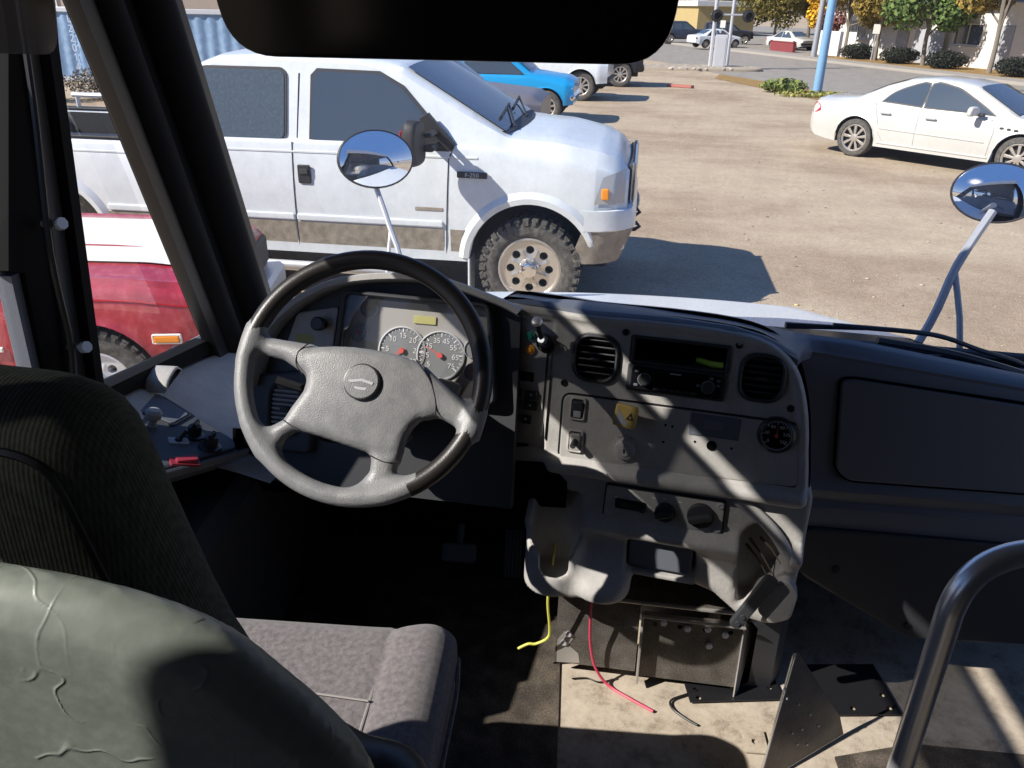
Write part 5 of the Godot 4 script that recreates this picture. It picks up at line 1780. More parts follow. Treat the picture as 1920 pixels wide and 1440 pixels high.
func lower_console(d: Node3D) -> void:
	var b := MB.new()
	var low := [-0.30, -0.185, -0.28, -0.200, -0.2, -0.205, -0.15, -0.19, -0.117, -0.155, -0.06, -0.145, 0.06, -0.143, 0.11, -0.158, 0.165, -0.200, 0.22, -0.21, 0.262, -0.19]
	var lo := Vector3(-0.33, -0.25, -0.24); var hi := Vector3(0.30, 0.12, 0.11); var c := 0.007
	b.sdf(func(x: float, y: float, z: float) -> float:
		# body, its lower edge hanging in scallops and its front swelling towards the shelf
		var front := -0.004 + 0.026 * exp(-pow((y + 0.030) / 0.022, 2.0)) - 0.012 * smoothstep(-0.05, -0.09, y)
		var q := smax(sbox(x + 0.012, y + 0.06, z + 0.12, 0.276, 0.18, 0.20, 0.03), z - front, 0.012)
		q = smax(q, interp(x, low) - y, 0.02)
		# cup holders
		var p := Vector3(x, y, z)
		var c1 := Vector2(x + 0.222, z - 0.006).length()
		var c3 := Vector2(x + 0.118, z - 0.012).length()
		var cup := smin(smax(c1 - 0.062, smax(y + 0.050 + 0.6 * z, -0.185 - y, 0.01), 0.012), smax(c3 - 0.060, smax(y + 0.085 + 0.9 * z, -0.180 - y, 0.02), 0.02), 0.03)
		q = smin(q, cup, 0.025)
		q = smax(q, -smax(c1 - 0.050, smax(-0.150 - y, y - 0.030, 0.02), 0.006), 0.008)
		q = smax(q, -sbox(x + 0.212, y + 0.055, z - 0.07, 0.027, 0.080, 0.06, 0.02), 0.010)
		# recess of the ash tray and the torn pocket at the right
		q = smax(q, -sbox(x + 0.005, y + 0.082, z + 0.01, 0.068, 0.036, 0.05, 0.012), 0.004)
		q = smax(q, -spoly3(x, y, z), 0.006)
		return q, lo, hi, c)
	put("lower_console", b, M.grey_plastic, d, 50)
	(d.get_node("lower_console") as Node3D).transform = FB
	# ash tray lid
	b = MB.new()
	b.plate(MB.rrect(0.128, 0.066, 0.008, 3), at(FB, -0.005, -0.082), -0.05, -0.006, 0.003)
	put("ash_tray", b, M.slate_plastic, d)
	b = MB.new()
	b.box(Vector3(-0.005, -0.128, -0.008), Vector3(0.15, 0.010, 0.016), 0.003, FB)
	put("tray_lip", b, M.grey_plastic, d)
	# heater controls
	var hv := sub(d, "heater_panel")
	b = MB.new()
	b.plate(rounded(pts2([-0.128, 0.067, 0.108, 0.069, 0.110, -0.006, -0.130, -0.010]), 0.006), FB, -0.01, 0.002, 0.0)
	put("gap", b, M.black_plastic, hv)
	b = MB.new()
	b.plate(rounded(pts2([-0.125, 0.064, 0.105, 0.066, 0.107, -0.003, -0.127, -0.007]), 0.006), FB, -0.01, 0.004, 0.0015)
	put("plate", b, M.grey_plastic, hv)
	slab(hv, "slider_slot", at(FB, -0.075, 0.028), 0.062, 0.022, 0.004, 0.004, 0.007, M.black_plastic, 0.002)
	b = MB.new()
	b.box(Vector3(-0.078, 0.029, 0.011), Vector3(0.052, 0.008, 0.012), 0.003, FB * Transform3D(Basis(Vector3(0, 0, 1), -0.22), Vector3(0, -0.017, 0)))
	put("slider", b, M.dark_plastic, hv)
	for q in [[-0.006, 0.026, 0.020], [0.063, 0.032, 0.026]]:
		knob(hv, "dial_knob", at(FB, q[0], q[1]), [[q[2], 0.004], [q[2], 0.012], [q[2] * 0.9, 0.014], [0.0, 0.014]], M.dark_plastic, 26)
		b = MB.new()
		b.box(Vector3(0, 0, 0.020), Vector3(q[2] * 1.8, q[2] * 0.55, 0.016), 0.004, at(FB, q[0], q[1], 0, 0.35))
		put("knob_grip", b, M.dark_plastic, hv)
	for q in [[-0.118, 0.056], [-0.118, 0.004], [0.098, 0.058], [0.098, 0.006]]: knob(hv, "screw", at(FB, q[0], q[1]), [[0.0062, 0.004], [0.006, 0.0062], [0.003, 0.0064], [0.0026, 0.005], [0.0, 0.005]], M.label_grey, 10)
	for q in [[-0.105, 0.042], [-0.105, 0.020], [-0.03, 0.052], [0.02, 0.052], [-0.01, 0.054]]: slab(hv, "mark", at(FB, q[0], q[1]), 0.006, 0.0025, 0.0005, 0.004, 0.0044, M.label_white, 0.0)
	# loose strap, splinters and torn cover in the pocket
	b = MB.new()
	b.plate(rounded(pts2([-0.012, -0.075, 0.012, -0.075, 0.016, 0.065, -0.012, 0.065]), 0.010), at(FB, 0.186, -0.125, 0.02, -0.42), 0.0, 0.012, 0.003)
	for y in [-0.060, -0.042]: b.lathe([[0.0055, 0.012], [0.005, 0.0145], [0.0, 0.0145]], at(FB, 0.186, -0.125, 0.02, -0.42) * Transform3D(Basis(), Vector3(0.001, y, 0)), 12)
	put("loose_strap", b, M.dark_plastic, d)
	for q in [[0.165, -0.03, 0.225, -0.095], [0.185, -0.025, 0.228, -0.055], [0.16, -0.045, 0.205, -0.085]]:
		b = MB.new()
		b.tube([FB * Vector3(q[0], q[1], -0.05), FB * Vector3((q[0] + q[2]) / 2, (q[1] + q[3]) / 2 + 0.006, -0.03), FB * Vector3(q[2], q[3], -0.012)], 0.0035, 5, false, 0.001)
		put("splinter", b, M.bark, d)
	b = MB.new()
	b.plate(rounded(pts2([0.205, -0.105, 0.245, -0.075, 0.268, -0.105, 0.262, -0.165, 0.225, -0.185, 0.196, -0.160]), 0.012), at(FB, 0, 0, 0.0), -0.02, 0.010, 0.005)
	put("torn_flap", b, M.grey_plastic, d)
	# tube-like rim running round the pocket
	b = MB.new()
	b.tube(curve3([FB * Vector3(0.125, 0.075, -0.004), FB * Vector3(0.165, 0.055, 0.004), FB * Vector3(0.205, 0.02, 0.006), FB * Vector3(0.236, -0.025, 0.004), FB * Vector3(0.245, -0.055, 0.0)], 4), 0.013, 10)
	put("pocket_rim", b, M.grey_plastic, d)
	# pedestal under the console
	b = MB.new()
	b.box(Vector3(0.20, -0.34, -0.20), Vector3(0.17, 0.34, 0.22), 0.07, FB)
	b.box(Vector3(-0.06, -0.33, -0.36), Vector3(0.50, 0.46, 0.22), 0.03, FB)
	put("pedestal", b, M.dark_plastic, d)

func spoly3(x: float, y: float, z: float) -> float:
	return smax(spoly(x, y, pocket), -0.075 - z, 0.01)
var pocket := PackedVector2Array()

func passenger_side(d: Node3D) -> void:
	# top of the dash: from the face edge over the crest down to the foot of the glass
	var fy := [-0.35, 1.87, -0.2, 1.885, -0.068, 1.900, 0.041, 1.890, 0.199, 1.893, 0.33, 1.888, 0.40, 1.872, 0.455, 1.842, 0.50, 1.815, 1.45, 1.70]
	var fz := [-0.35, -1.60, -0.068, -1.552, 0.041, -1.527, 0.199, -1.498, 0.33, -1.472, 0.40, -1.457, 0.455, -1.452, 0.50, -1.575, 1.45, -1.525]
	var cy := [-0.35, 1.86, -0.115, 1.882, -0.003, 1.888, 0.098, 1.882, 0.266, 1.868, 0.40, 1.851, 0.49, 1.834, 0.60, 1.824, 0.714, 1.806, 0.826, 1.787, 0.962, 1.764, 1.45, 1.68]
	var b := MB.new()
	var g := []
	for i in 61:
		var x := lerpf(-0.30, 1.58, i / 60.0)
		var y := interp(x, cy)
		var row := PackedVector3Array()
		for q in [[interp(x, fy) - 0.02, interp(x, fz) - 0.006], [interp(x, fy) - 0.004, interp(x, fz) - 0.004], [interp(x, fy) + 0.003, interp(x, fz) - 0.016], [lerpf(interp(x, fy), y, 0.6) + 0.002, lerpf(interp(x, fz), -1.62, 0.6)], [y, -1.62], [y - 0.035, -1.70], [y - 0.12, -1.86], [y - 0.24, -2.05], [1.50, -2.36]]:
			row.append(Vector3(x, q[0], q[1]))
		g.append(row)
	b.rows(g, true)
	put("dash_top", b, M.slate_plastic, d, 50)
	b = MB.new()
	g = []
	for i in 21:
		var x := lerpf(0.462, 1.58, i / 20.0)
		var s := 0.052 * (x - 0.58)
		var row := PackedVector3Array()
		for q in [[interp(x, fy) + 0.002, -1.592], [interp(x, fy) - 0.012, -1.574], [interp(x, fy) - 0.045, -1.565], [1.70, -1.560], [1.53, -1.545], [1.517, -1.532], [1.503, -1.530], [1.490, -1.545], [1.465, -1.552], [1.452, -1.542], [1.40, -1.545], [1.388, -1.560], [1.37, -1.62], [1.2, -1.70], [1.0, -1.95]]:
			row.append(Vector3(x, q[0], q[1] + s))
		g.append(row)
	b.rows(g)
	put("passenger_panel", b, M.slate_plastic, d, 45)
	var gp := rounded(pts2([-0.004, 0.112, 0.02, 0.116, 0.37, 0.083, 0.62, 0.052, 0.62, -0.112, 0.046, -0.116, 0.016, -0.09]), 0.03, 5)
	b = MB.new()
	b.plate(MB.inset(MB.ccw(gp), -0.004), FG, -0.01, 0.0155)
	put("door_gap", b, M.void, d)
	b = MB.new()
	b.plate(gp, FG, -0.01, 0.020, 0.005)
	put("glove_box_door", b, M.slate_plastic, d)
	b = MB.new()
	b.plate(rounded(pts2([-0.03, -0.245, 0.60, -0.245, 0.60, -0.49, 0.25, -0.512, 0.10, -0.43, -0.03, -0.36]), 0.04, 5), FG, -0.03, 0.004, 0.006)
	put("lower_cover", b, M.dark_plastic, d)
	for q in [[0.06, -0.345], [0.24, -0.475]]: knob(d, "screw", at(FG, q[0], q[1], 0.004), [[0.009, 0.0], [0.0085, 0.003], [0.0, 0.003]], M.black_plastic, 12)

func side_plate(parent: Node3D, called: String, zy: Array, x0: float, x1: float, m: Material, bv := 0.0) -> void:   # outline in (z, y), from x0 to the left to x1
	var b := MB.new()
	b.plate(pts2(zy), Transform3D(Basis(Vector3(0, 0, 1), Vector3(0, 1, 0), Vector3(-1, 0, 0)), Vector3.ZERO), -x0, -x1, bv)
	put(called, b, m, parent)

func bus_shell() -> void:
	var b := MB.new()
	# floor: plywood in front of the console, ribbed rubber elsewhere
	b.box(Vector3(0.3, 0.95, 1.0), Vector3(2.7, 0.1, 6.8))
	tag(put("floor", b, M.plywood), "", "", "", "structure")
	b = MB.new()
	b.plate(pts2([-0.98, 4.0, -0.98, -2.3, 0.026, -2.3, 0.026, -1.05, 0.62, -1.05, 0.62, -1.262, 0.80, -1.312, 1.54, -1.29, 1.54, 4.0]), Transform3D(Basis(Vector3.RIGHT, Vector3(0, 0, 1), Vector3(0, -1, 0)), Vector3.ZERO), -1.0045, -0.999)
	tag(put("floor_mat", b, M.rubber_floor), "", "", "", "structure")
	var t := thing("bus_wall", "dark left wall of the bus with the driver's windows", "wall")
	side_plate(t, "lower_panel", [-2.36, 0.7, 4.2, 0.7, 4.2, 1.70, -1.30, 1.70, -1.43, 1.715, -1.885, 1.632, -2.36, 1.56], -0.95, -1.0, M.wall_steel)
	side_plate(t, "outer_skin", [-2.36, 0.5, 4.2, 0.5, 4.2, 1.69, -1.30, 1.69, -1.43, 1.705, -1.885, 1.622, -2.36, 1.55], -1.002, -1.02, M.hood_white)
	side_plate(t, "header", [-1.95, 2.785, 4.2, 2.785, 4.2, 3.0, -1.85, 3.0], -0.95, -1.0, M.wall_steel)
	side_plate(t, "outer_header", [-1.95, 2.7855, 4.2, 2.7855, 4.2, 3.0, -1.85, 3.0], -1.002, -1.02, M.hood_white)
	# leaning post between the quarter window and the slider
	side_plate(t, "post", [-1.36, 1.70, -1.29, 1.70, -1.455, 2.785, -1.575, 2.785, -1.48, 2.36], -0.925, -0.99, M.wall_steel, 0.008)
	side_plate(t, "post_channel", [-1.36, 1.71, -1.335, 1.71, -1.47, 2.74, -1.50, 2.74], -0.905, -0.93, M.pillar_trim, 0.004)
	side_plate(t, "slider_frame", [-1.31, 1.70, -1.245, 1.70, -1.262, 2.02, -1.225, 2.035, -1.358, 2.374, -1.43, 2.785, -1.475, 2.785], -0.935, -0.985, M.pillar_trim, 0.006)
	side_plate(t, "slider_sash", [-1.245, 1.70, -1.225, 1.70, -1.240, 2.02, -1.262, 2.02], -0.945, -0.975, M.slate_plastic, 0.004)
	for q in [[-1.325, 2.09], [-1.315, 1.86]]:
		b = MB.new()
		b.tube([Vector3(-0.925, q[1], q[0]), Vector3(-0.895, q[1] + 0.004, q[0] + 0.004)], 0.006, 8)
		b.tube([Vector3(-0.897, q[1], q[0]), Vector3(-0.885, q[1] + 0.004, q[0] + 0.004)], 0.011, 8)
		put("hook", b, M.galvanised, t)
	b = MB.new()
	b.tube(curve3([Vector3(-0.915, 2.6, -1.40), Vector3(-0.91, 2.3, -1.355), Vector3(-0.905, 2.05, -1.30), Vector3(-0.91, 1.86, -1.30), Vector3(-0.915, 1.72, -1.262)], 5), 0.006, 7)
	put("cable", b, M.black_plastic, t)
	side_plate(t, "rear_post", [-0.045, 1.70, 0.24, 1.70, 0.24, 2.785, -0.045, 2.785], -0.94, -1.0, M.wall_steel)
	side_plate(t, "added_rear_block", [1.02, 1.70, 4.2, 1.70, 4.2, 2.785, 1.02, 2.785], -0.95, -1.0, M.wall_steel)  # added unseen over the rear left windows, keeps light off the dash
	for i in 1:
		side_plate(t, "post", [0.98 + 0.82 * i, 1.70, 1.08 + 0.82 * i, 1.70, 1.08 + 0.82 * i, 2.785, 0.98 + 0.82 * i, 2.785], -0.94, -1.0, M.wall_steel)
		side_plate(t, "sash_rail", [0.24 + 0.82 * i + (0.02 if i else 0.0), 2.2, 0.98 + 0.82 * i, 2.2, 0.98 + 0.82 * i, 2.25, 0.24 + 0.82 * i + (0.02 if i else 0.0), 2.25], -0.955, -0.985, M.wall_steel)
	# quarter window with black gasket, and the slider's pane
	side_plate(t, "sill_gasket", [-1.43, 1.690, -1.43, 1.722, -1.90, 1.640, -1.90, 1.60], -0.935, -0.985, M.pillar_trim, 0.005)
	b = MB.new()
	b.tri(Vector3(-0.972, 1.63, -1.90), Vector3(-0.972, 1.715, -1.38), Vector3(-0.972, 2.56, -1.52))
	put("quarter_window", b, M.side_glass, t)
	b = MB.new()
	b.quad(Vector3(-0.962, 1.70, -1.20), Vector3(-0.962, 1.70, -0.045), Vector3(-0.962, 2.785, -0.045), Vector3(-0.962, 2.785, -1.32))
	put("slider_window", b, M.side_glass, t)
	# windscreen pillar: layers that lean back with height
	t = thing("windscreen_pillar", "thick black windscreen pillar left of the steering wheel", "pillar")
	var lean := func(z0: float, y: float) -> float: return z0 + (y - 1.64) * 0.397
	var bar := func(called: String, za: float, zb: float, x0: float, x1: float, m: Material, bv: float) -> void:
		side_plate(t, called, [lean.call(za, 1.50), 1.50, lean.call(zb, 1.50), 1.50, lean.call(zb, 2.785), 2.785, lean.call(za, 2.785), 2.785], x0, x1, m, bv)
	bar.call("frame", -2.275, -1.885, -0.93, -0.955, M.pillar_trim, 0.006)
	bar.call("rear_gasket", -1.93, -1.878, -0.915, -0.95, M.black_plastic, 0.008)
	bar.call("front_gasket", -2.29, -2.235, -0.91, -0.95, M.black_plastic, 0.01)
	for q in [[-1.975, 0.045, 0.035], [-2.165, 0.062, 0.05]]:
		b = MB.new()
		b.tube([Vector3(-0.925, 1.50, lean.call(q[0], 1.50)), Vector3(-0.925, 2.8, lean.call(q[0], 2.8))], q[1], 18, false, -1.0, q[2] / q[1], Vector3(1, 0, 0))
		put("trim_roll", b, M.pillar_trim, t)
	# right wall, roof, rear: out of sight, window openings filled in to cut ambient light
	t = thing("bus_right_wall", "right wall of the bus with a door opening and added panels over the windows", "wall")
	side_plate(t, "lower_panel", [-2.36, 0.7, -1.75, 0.7, -1.75, 1.5, -2.36, 1.5], 1.60, 1.55, M.wall_steel)
	side_plate(t, "side_panel", [-0.70, 0.7, 4.2, 0.7, 4.2, 1.70, -0.70, 1.70], 1.60, 1.55, M.wall_steel)
	side_plate(t, "header", [-1.95, 2.70, 4.2, 2.70, 4.2, 3.0, -1.85, 3.0], 1.60, 1.55, M.wall_steel)
	side_plate(t, "added_window_block", [-0.80, 1.70, 4.2, 1.70, 4.2, 2.72, -0.80, 2.72], 1.595, 1.555, M.wall_steel)  # added over the right windows to lower the ambient light
	side_plate(t, "door_leaf", [-1.75, 0.55, -0.80, 0.55, -0.80, 1.10, -1.75, 1.10], 1.59, 1.56, M.wall_steel)
	side_plate(t, "pillar", [-2.36, 1.5, -2.2, 1.5, -1.78, 2.8, -1.95, 2.8], 1.60, 1.54, M.pillar_trim)
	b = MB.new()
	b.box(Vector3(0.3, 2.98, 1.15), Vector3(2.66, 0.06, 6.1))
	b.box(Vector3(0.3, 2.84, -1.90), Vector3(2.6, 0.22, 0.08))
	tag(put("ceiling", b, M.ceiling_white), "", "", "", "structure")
	b = MB.new()
	b.box(Vector3(0.3, 3.03, 1.15), Vector3(2.7, 0.03, 6.2))
	b.box(Vector3(0.3, 2.86, -1.96), Vector3(2.66, 0.30, 0.03))
	tag(put("roof", b, M.hood_white), "", "", "", "structure")
	t = thing("bus_rear_wall", "rear wall of the bus cabin", "wall")
	block(t, "panel", Vector3(0.3, 1.35, 4.2), Vector3(2.6, 0.7, 0.05), M.wall_steel)
	block(t, "header", Vector3(0.3, 2.82, 4.2), Vector3(2.6, 0.35, 0.05), M.wall_steel)
	block(t, "added_middle_block", Vector3(0.3, 2.17, 4.2), Vector3(2.6, 0.97, 0.04), M.wall_steel)  # added unseen, closes the rear opening against light
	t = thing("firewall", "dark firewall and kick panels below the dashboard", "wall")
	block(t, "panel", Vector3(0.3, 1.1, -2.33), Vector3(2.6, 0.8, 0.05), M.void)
	side_plate(t, "kick_panel", [-2.3, 1.0, -1.20, 1.0, -1.20, 1.56, -2.3, 1.50], -0.88, -0.95, M.dark_plastic)
	# windscreen
	t = thing("windscreen", "wide dusty windscreen of the bus", "windscreen")
	b = MB.new()
	b.grid(func(u: float, v: float):
		var x := lerpf(-0.94, 1.56, u)
		var y := lerpf(1.50, 2.78, v)
		return Vector3(x, y, -2.33 + (y - 1.5) * 0.40 - 0.10 * (1.0 - pow((x - 0.31) / 1.26, 2.0))), 16, 4)
	put("pane", b, M.windshield_glass, t)
	b = MB.new()
	var p := []
	for i in 17:
		var x := lerpf(-0.94, 1.56, i / 16.0)
		p.append(Vector3(x, 1.50, -2.33 - 0.10 * (1.0 - pow((x - 0.31) / 1.26, 2.0))))
	b.tube(p, 0.018, 8)
	put("gasket", b, M.black_plastic, t)
	# wipers lie on the outside of the glass
	for q in [[[0.72, 1.685, -2.08, 0.93, 1.672, -2.09, 1.03, 1.655, -2.10, 1.13, 1.62, -2.11, 1.24, 1.585, -2.13, 1.36, 1.53, -2.17], [0.60, 1.66, -2.10, 0.86, 1.655, -2.11], "wiper arm and blade resting low on the right of the windscreen"]]:
		var w := thing("windscreen_wiper", q[2], "wiper")
		var a := []
		for i in range(0, q[0].size(), 3): a.append(Vector3(q[0][i], q[0][i + 1], q[0][i + 2]))
		b = MB.new()
		b.tube(curve3(a, 4), 0.007, 6)
		put("arm", b, M.black_plastic, w)
		b = MB.new()
		b.tube(curve3([Vector3(0.86, 1.632, -2.12), Vector3(1.05, 1.602, -2.13), Vector3(1.2, 1.565, -2.14), Vector3(1.36, 1.515, -2.16)], 4), 0.011, 6)
		put("blade", b, M.black_plastic, w)
		b = MB.new()
		b.tube(curve3([Vector3(0.60, 1.672, -2.10), Vector3(0.72, 1.672, -2.10), Vector3(0.86, 1.672, -2.10)], 4), 0.010, 6, false, 0.004)
		put("blade", b, M.black_plastic, w)
	# hood
	t = thing("bus_hood", "white hood of the bus beyond the windscreen", "hood")
	b = MB.new()
	b.grid(func(u: float, v: float):
		var z := lerpf(-2.42, -3.55, u)
		var q: float = v * 2.0 - 1.0
		var hw := lerpf(1.12, 0.98, u)
		var y := lerpf(1.555, 1.303, minf(u / 0.87, 1.0)) - 0.35 * pow(maxf(u - 0.87, 0.0) / 0.13, 2.0) * 0.6
		return Vector3(0.2 + q * hw, y - 0.045 * pow(absf(q), 2.0) - 0.30 * pow(maxf(absf(q) - 0.80, 0.0) / 0.2, 2.0), z), 20, 28, true)
	put("panel", b, M.hood_white, t)
	b = MB.new()
	b.box(Vector3(0.2, 0.85, -2.95), Vector3(1.9, 0.5, 1.1), 0.1)
	put("front_body", b, M.hood_white, t)
	# convex mirrors on the hood
	for q in [[Vector3(-0.713, 1.940, -2.924), "oval convex mirror on a slim arm over the left of the hood", [Vector3(-0.735, 1.885, -2.93), Vector3(-0.66, 1.72, -2.85), Vector3(-0.60, 1.55, -2.785), Vector3(-0.585, 1.10, -2.785)], [Vector3(-0.655, 1.70, -2.85), Vector3(-0.66, 1.45, -2.75), Vector3(-0.64, 1.1, -2.75)], 0.142, 0.010, Vector3(0.62, 0.32, 1.0)],
			[Vector3(1.376, 1.925, -2.730), "oval convex mirror on a stout grey bracket at the right of the hood", [Vector3(1.345, 1.88, -2.66), Vector3(1.24, 1.72, -2.58), Vector3(1.165, 1.55, -2.50), Vector3(1.05, 1.30, -2.45)], [Vector3(1.235, 1.70, -2.57), Vector3(1.25, 1.50, -2.45), Vector3(1.25, 1.25, -2.42)], 0.132, 0.014, Vector3(-0.45, 0.25, 1.0)]]:
		var m := thing("crossview_mirror", q[1], "mirror", Vector3.ZERO, 0, "convex mirrors on the hood")
		var z: Vector3 = (q[6] as Vector3).normalized()
		var x := Vector3.UP.cross(z).normalized()
		var f := Transform3D(Basis(x, z.cross(x), z), q[0])
		var rr: float = q[4]
		b = MB.new()
		b.lathe([[rr * 1.0, -0.012], [rr * 1.02, 0.0], [rr * 0.985, 0.008], [rr * 0.96, 0.006]], f, 36, 0.72)
		b.lathe([[rr * 1.0, -0.012], [rr * 0.7, -0.045], [rr * 0.3, -0.058], [0.0, -0.06]], f, 36, 0.72)
		put("housing", b, M.trim_black, m)
		b = MB.new()
		var pr := []
		for k in 13:
			var tt := k / 12.0
			pr.append([rr * 0.97 * (1.0 - tt), 0.006 + rr * 0.30 * (1.0 - pow(1.0 - tt, 2.0))])
		b.lathe(pr, f, 40, 0.72)
		put("mirror_glass", b, M.mirror, m, 60)
		b = MB.new()
		b.tube(curve3(q[2], 4), q[5], 8)
		b.tube(curve3(q[3], 3), q[5] * 0.7, 8)
		put("arm", b, M.pole_grey if q[5] > 0.012 else M.galvanised, m)
	# visors
	t = thing("sun_visor", "wide black rounded visor across the top of the windscreen", "visor", Vector3.ZERO, 0, "black sun visors")
	var fv := frame(Vector3(-0.21, 2.50, -1.33), 0.9, -6)
	b = MB.new()
	b.plate(rounded(pts2([-0.375, 0.16, -0.345, -0.130, 0.345, -0.130, 0.375, 0.16]), 0.075, 8), fv, -0.006, 0.006, 0.003, true)
	put("panel", b, M.gloss_black, t)
	b = MB.new()
	for x in [-0.25, 0.25]: b.tube([fv * Vector3(x, 0.15, -0.01), Vector3(-0.21 + x, 2.75, -1.5), Vector3(-0.21 + x, 2.95, -1.6)], 0.008, 8)
	put("arm", b, M.black_plastic, t)
	t = thing("side_visor", "smoky translucent visor hanging at the top of the driver's window", "visor", Vector3.ZERO, 0, "black sun visors")
	b = MB.new()
	b.plate(rounded(pts2([-1.36, 2.365, -0.20, 2.44, -0.20, 2.603, -1.36, 2.603]), 0.05, 6), Transform3D(Basis(Vector3(0, 0, 1), Vector3(0, 1, 0), Vector3(-1, 0, 0)), Vector3.ZERO), 0.846, 0.850)
	put("panel", b, M.smoke_acrylic, t)
	b = MB.new()
	for z in [-0.98, -0.3]: b.box(Vector3(-0.862, 2.62, z), Vector3(0.012, 0.30, 0.035), 0.003)
	b.tube([Vector3(-0.87, 2.608, -1.36), Vector3(-0.87, 2.608, -0.2)], 0.007, 8)
	put("bracket", b, M.black_plastic, t)

func holed(b: MB, f: Transform3D, cells: Array, r: float) -> void:   # [u0, v0, u1, v1, has a hole]
	for q in cells:
		var c := Vector2((q[0] + q[2]) / 2, (q[1] + q[3]) / 2)
		if not q[4]:
			b.plate(pts2([q[0], q[1], q[2], q[1], q[2], q[3], q[0], q[3]]), f, -0.0015, 0.0015)
			continue
		var o := PackedVector2Array(); var i := PackedVector2Array()
		for k in 16:
			var d := Vector2(cos(TAU * k / 16), sin(TAU * k / 16))
			var s := minf((q[2] - q[0]) / 2 / maxf(absf(d.x), 1e-6), (q[3] - q[1]) / 2 / maxf(absf(d.y), 1e-6))
			if k % 4 == 2: s = ((Vector2(q[2] - q[0], q[3] - q[1]) / 2) / d.abs()).length() / sqrt(2.0) * 1.0
			var e := d * s
			if k % 4 == 2: e = Vector2(signf(d.x) * (q[2] - q[0]) / 2, signf(d.y) * (q[3] - q[1]) / 2)
			o.append(c + e); i.append(c + d * r)
		for z in [-0.0015, 0.0015]: b.strip(MB.lift(o, f, z), MB.lift(i, f, z))
		b.strip(MB.lift(i, f, -0.0015), MB.lift(i, f, 0.0015)); b.strip(MB.lift(o, f, -0.0015), MB.lift(o, f, 0.0015))

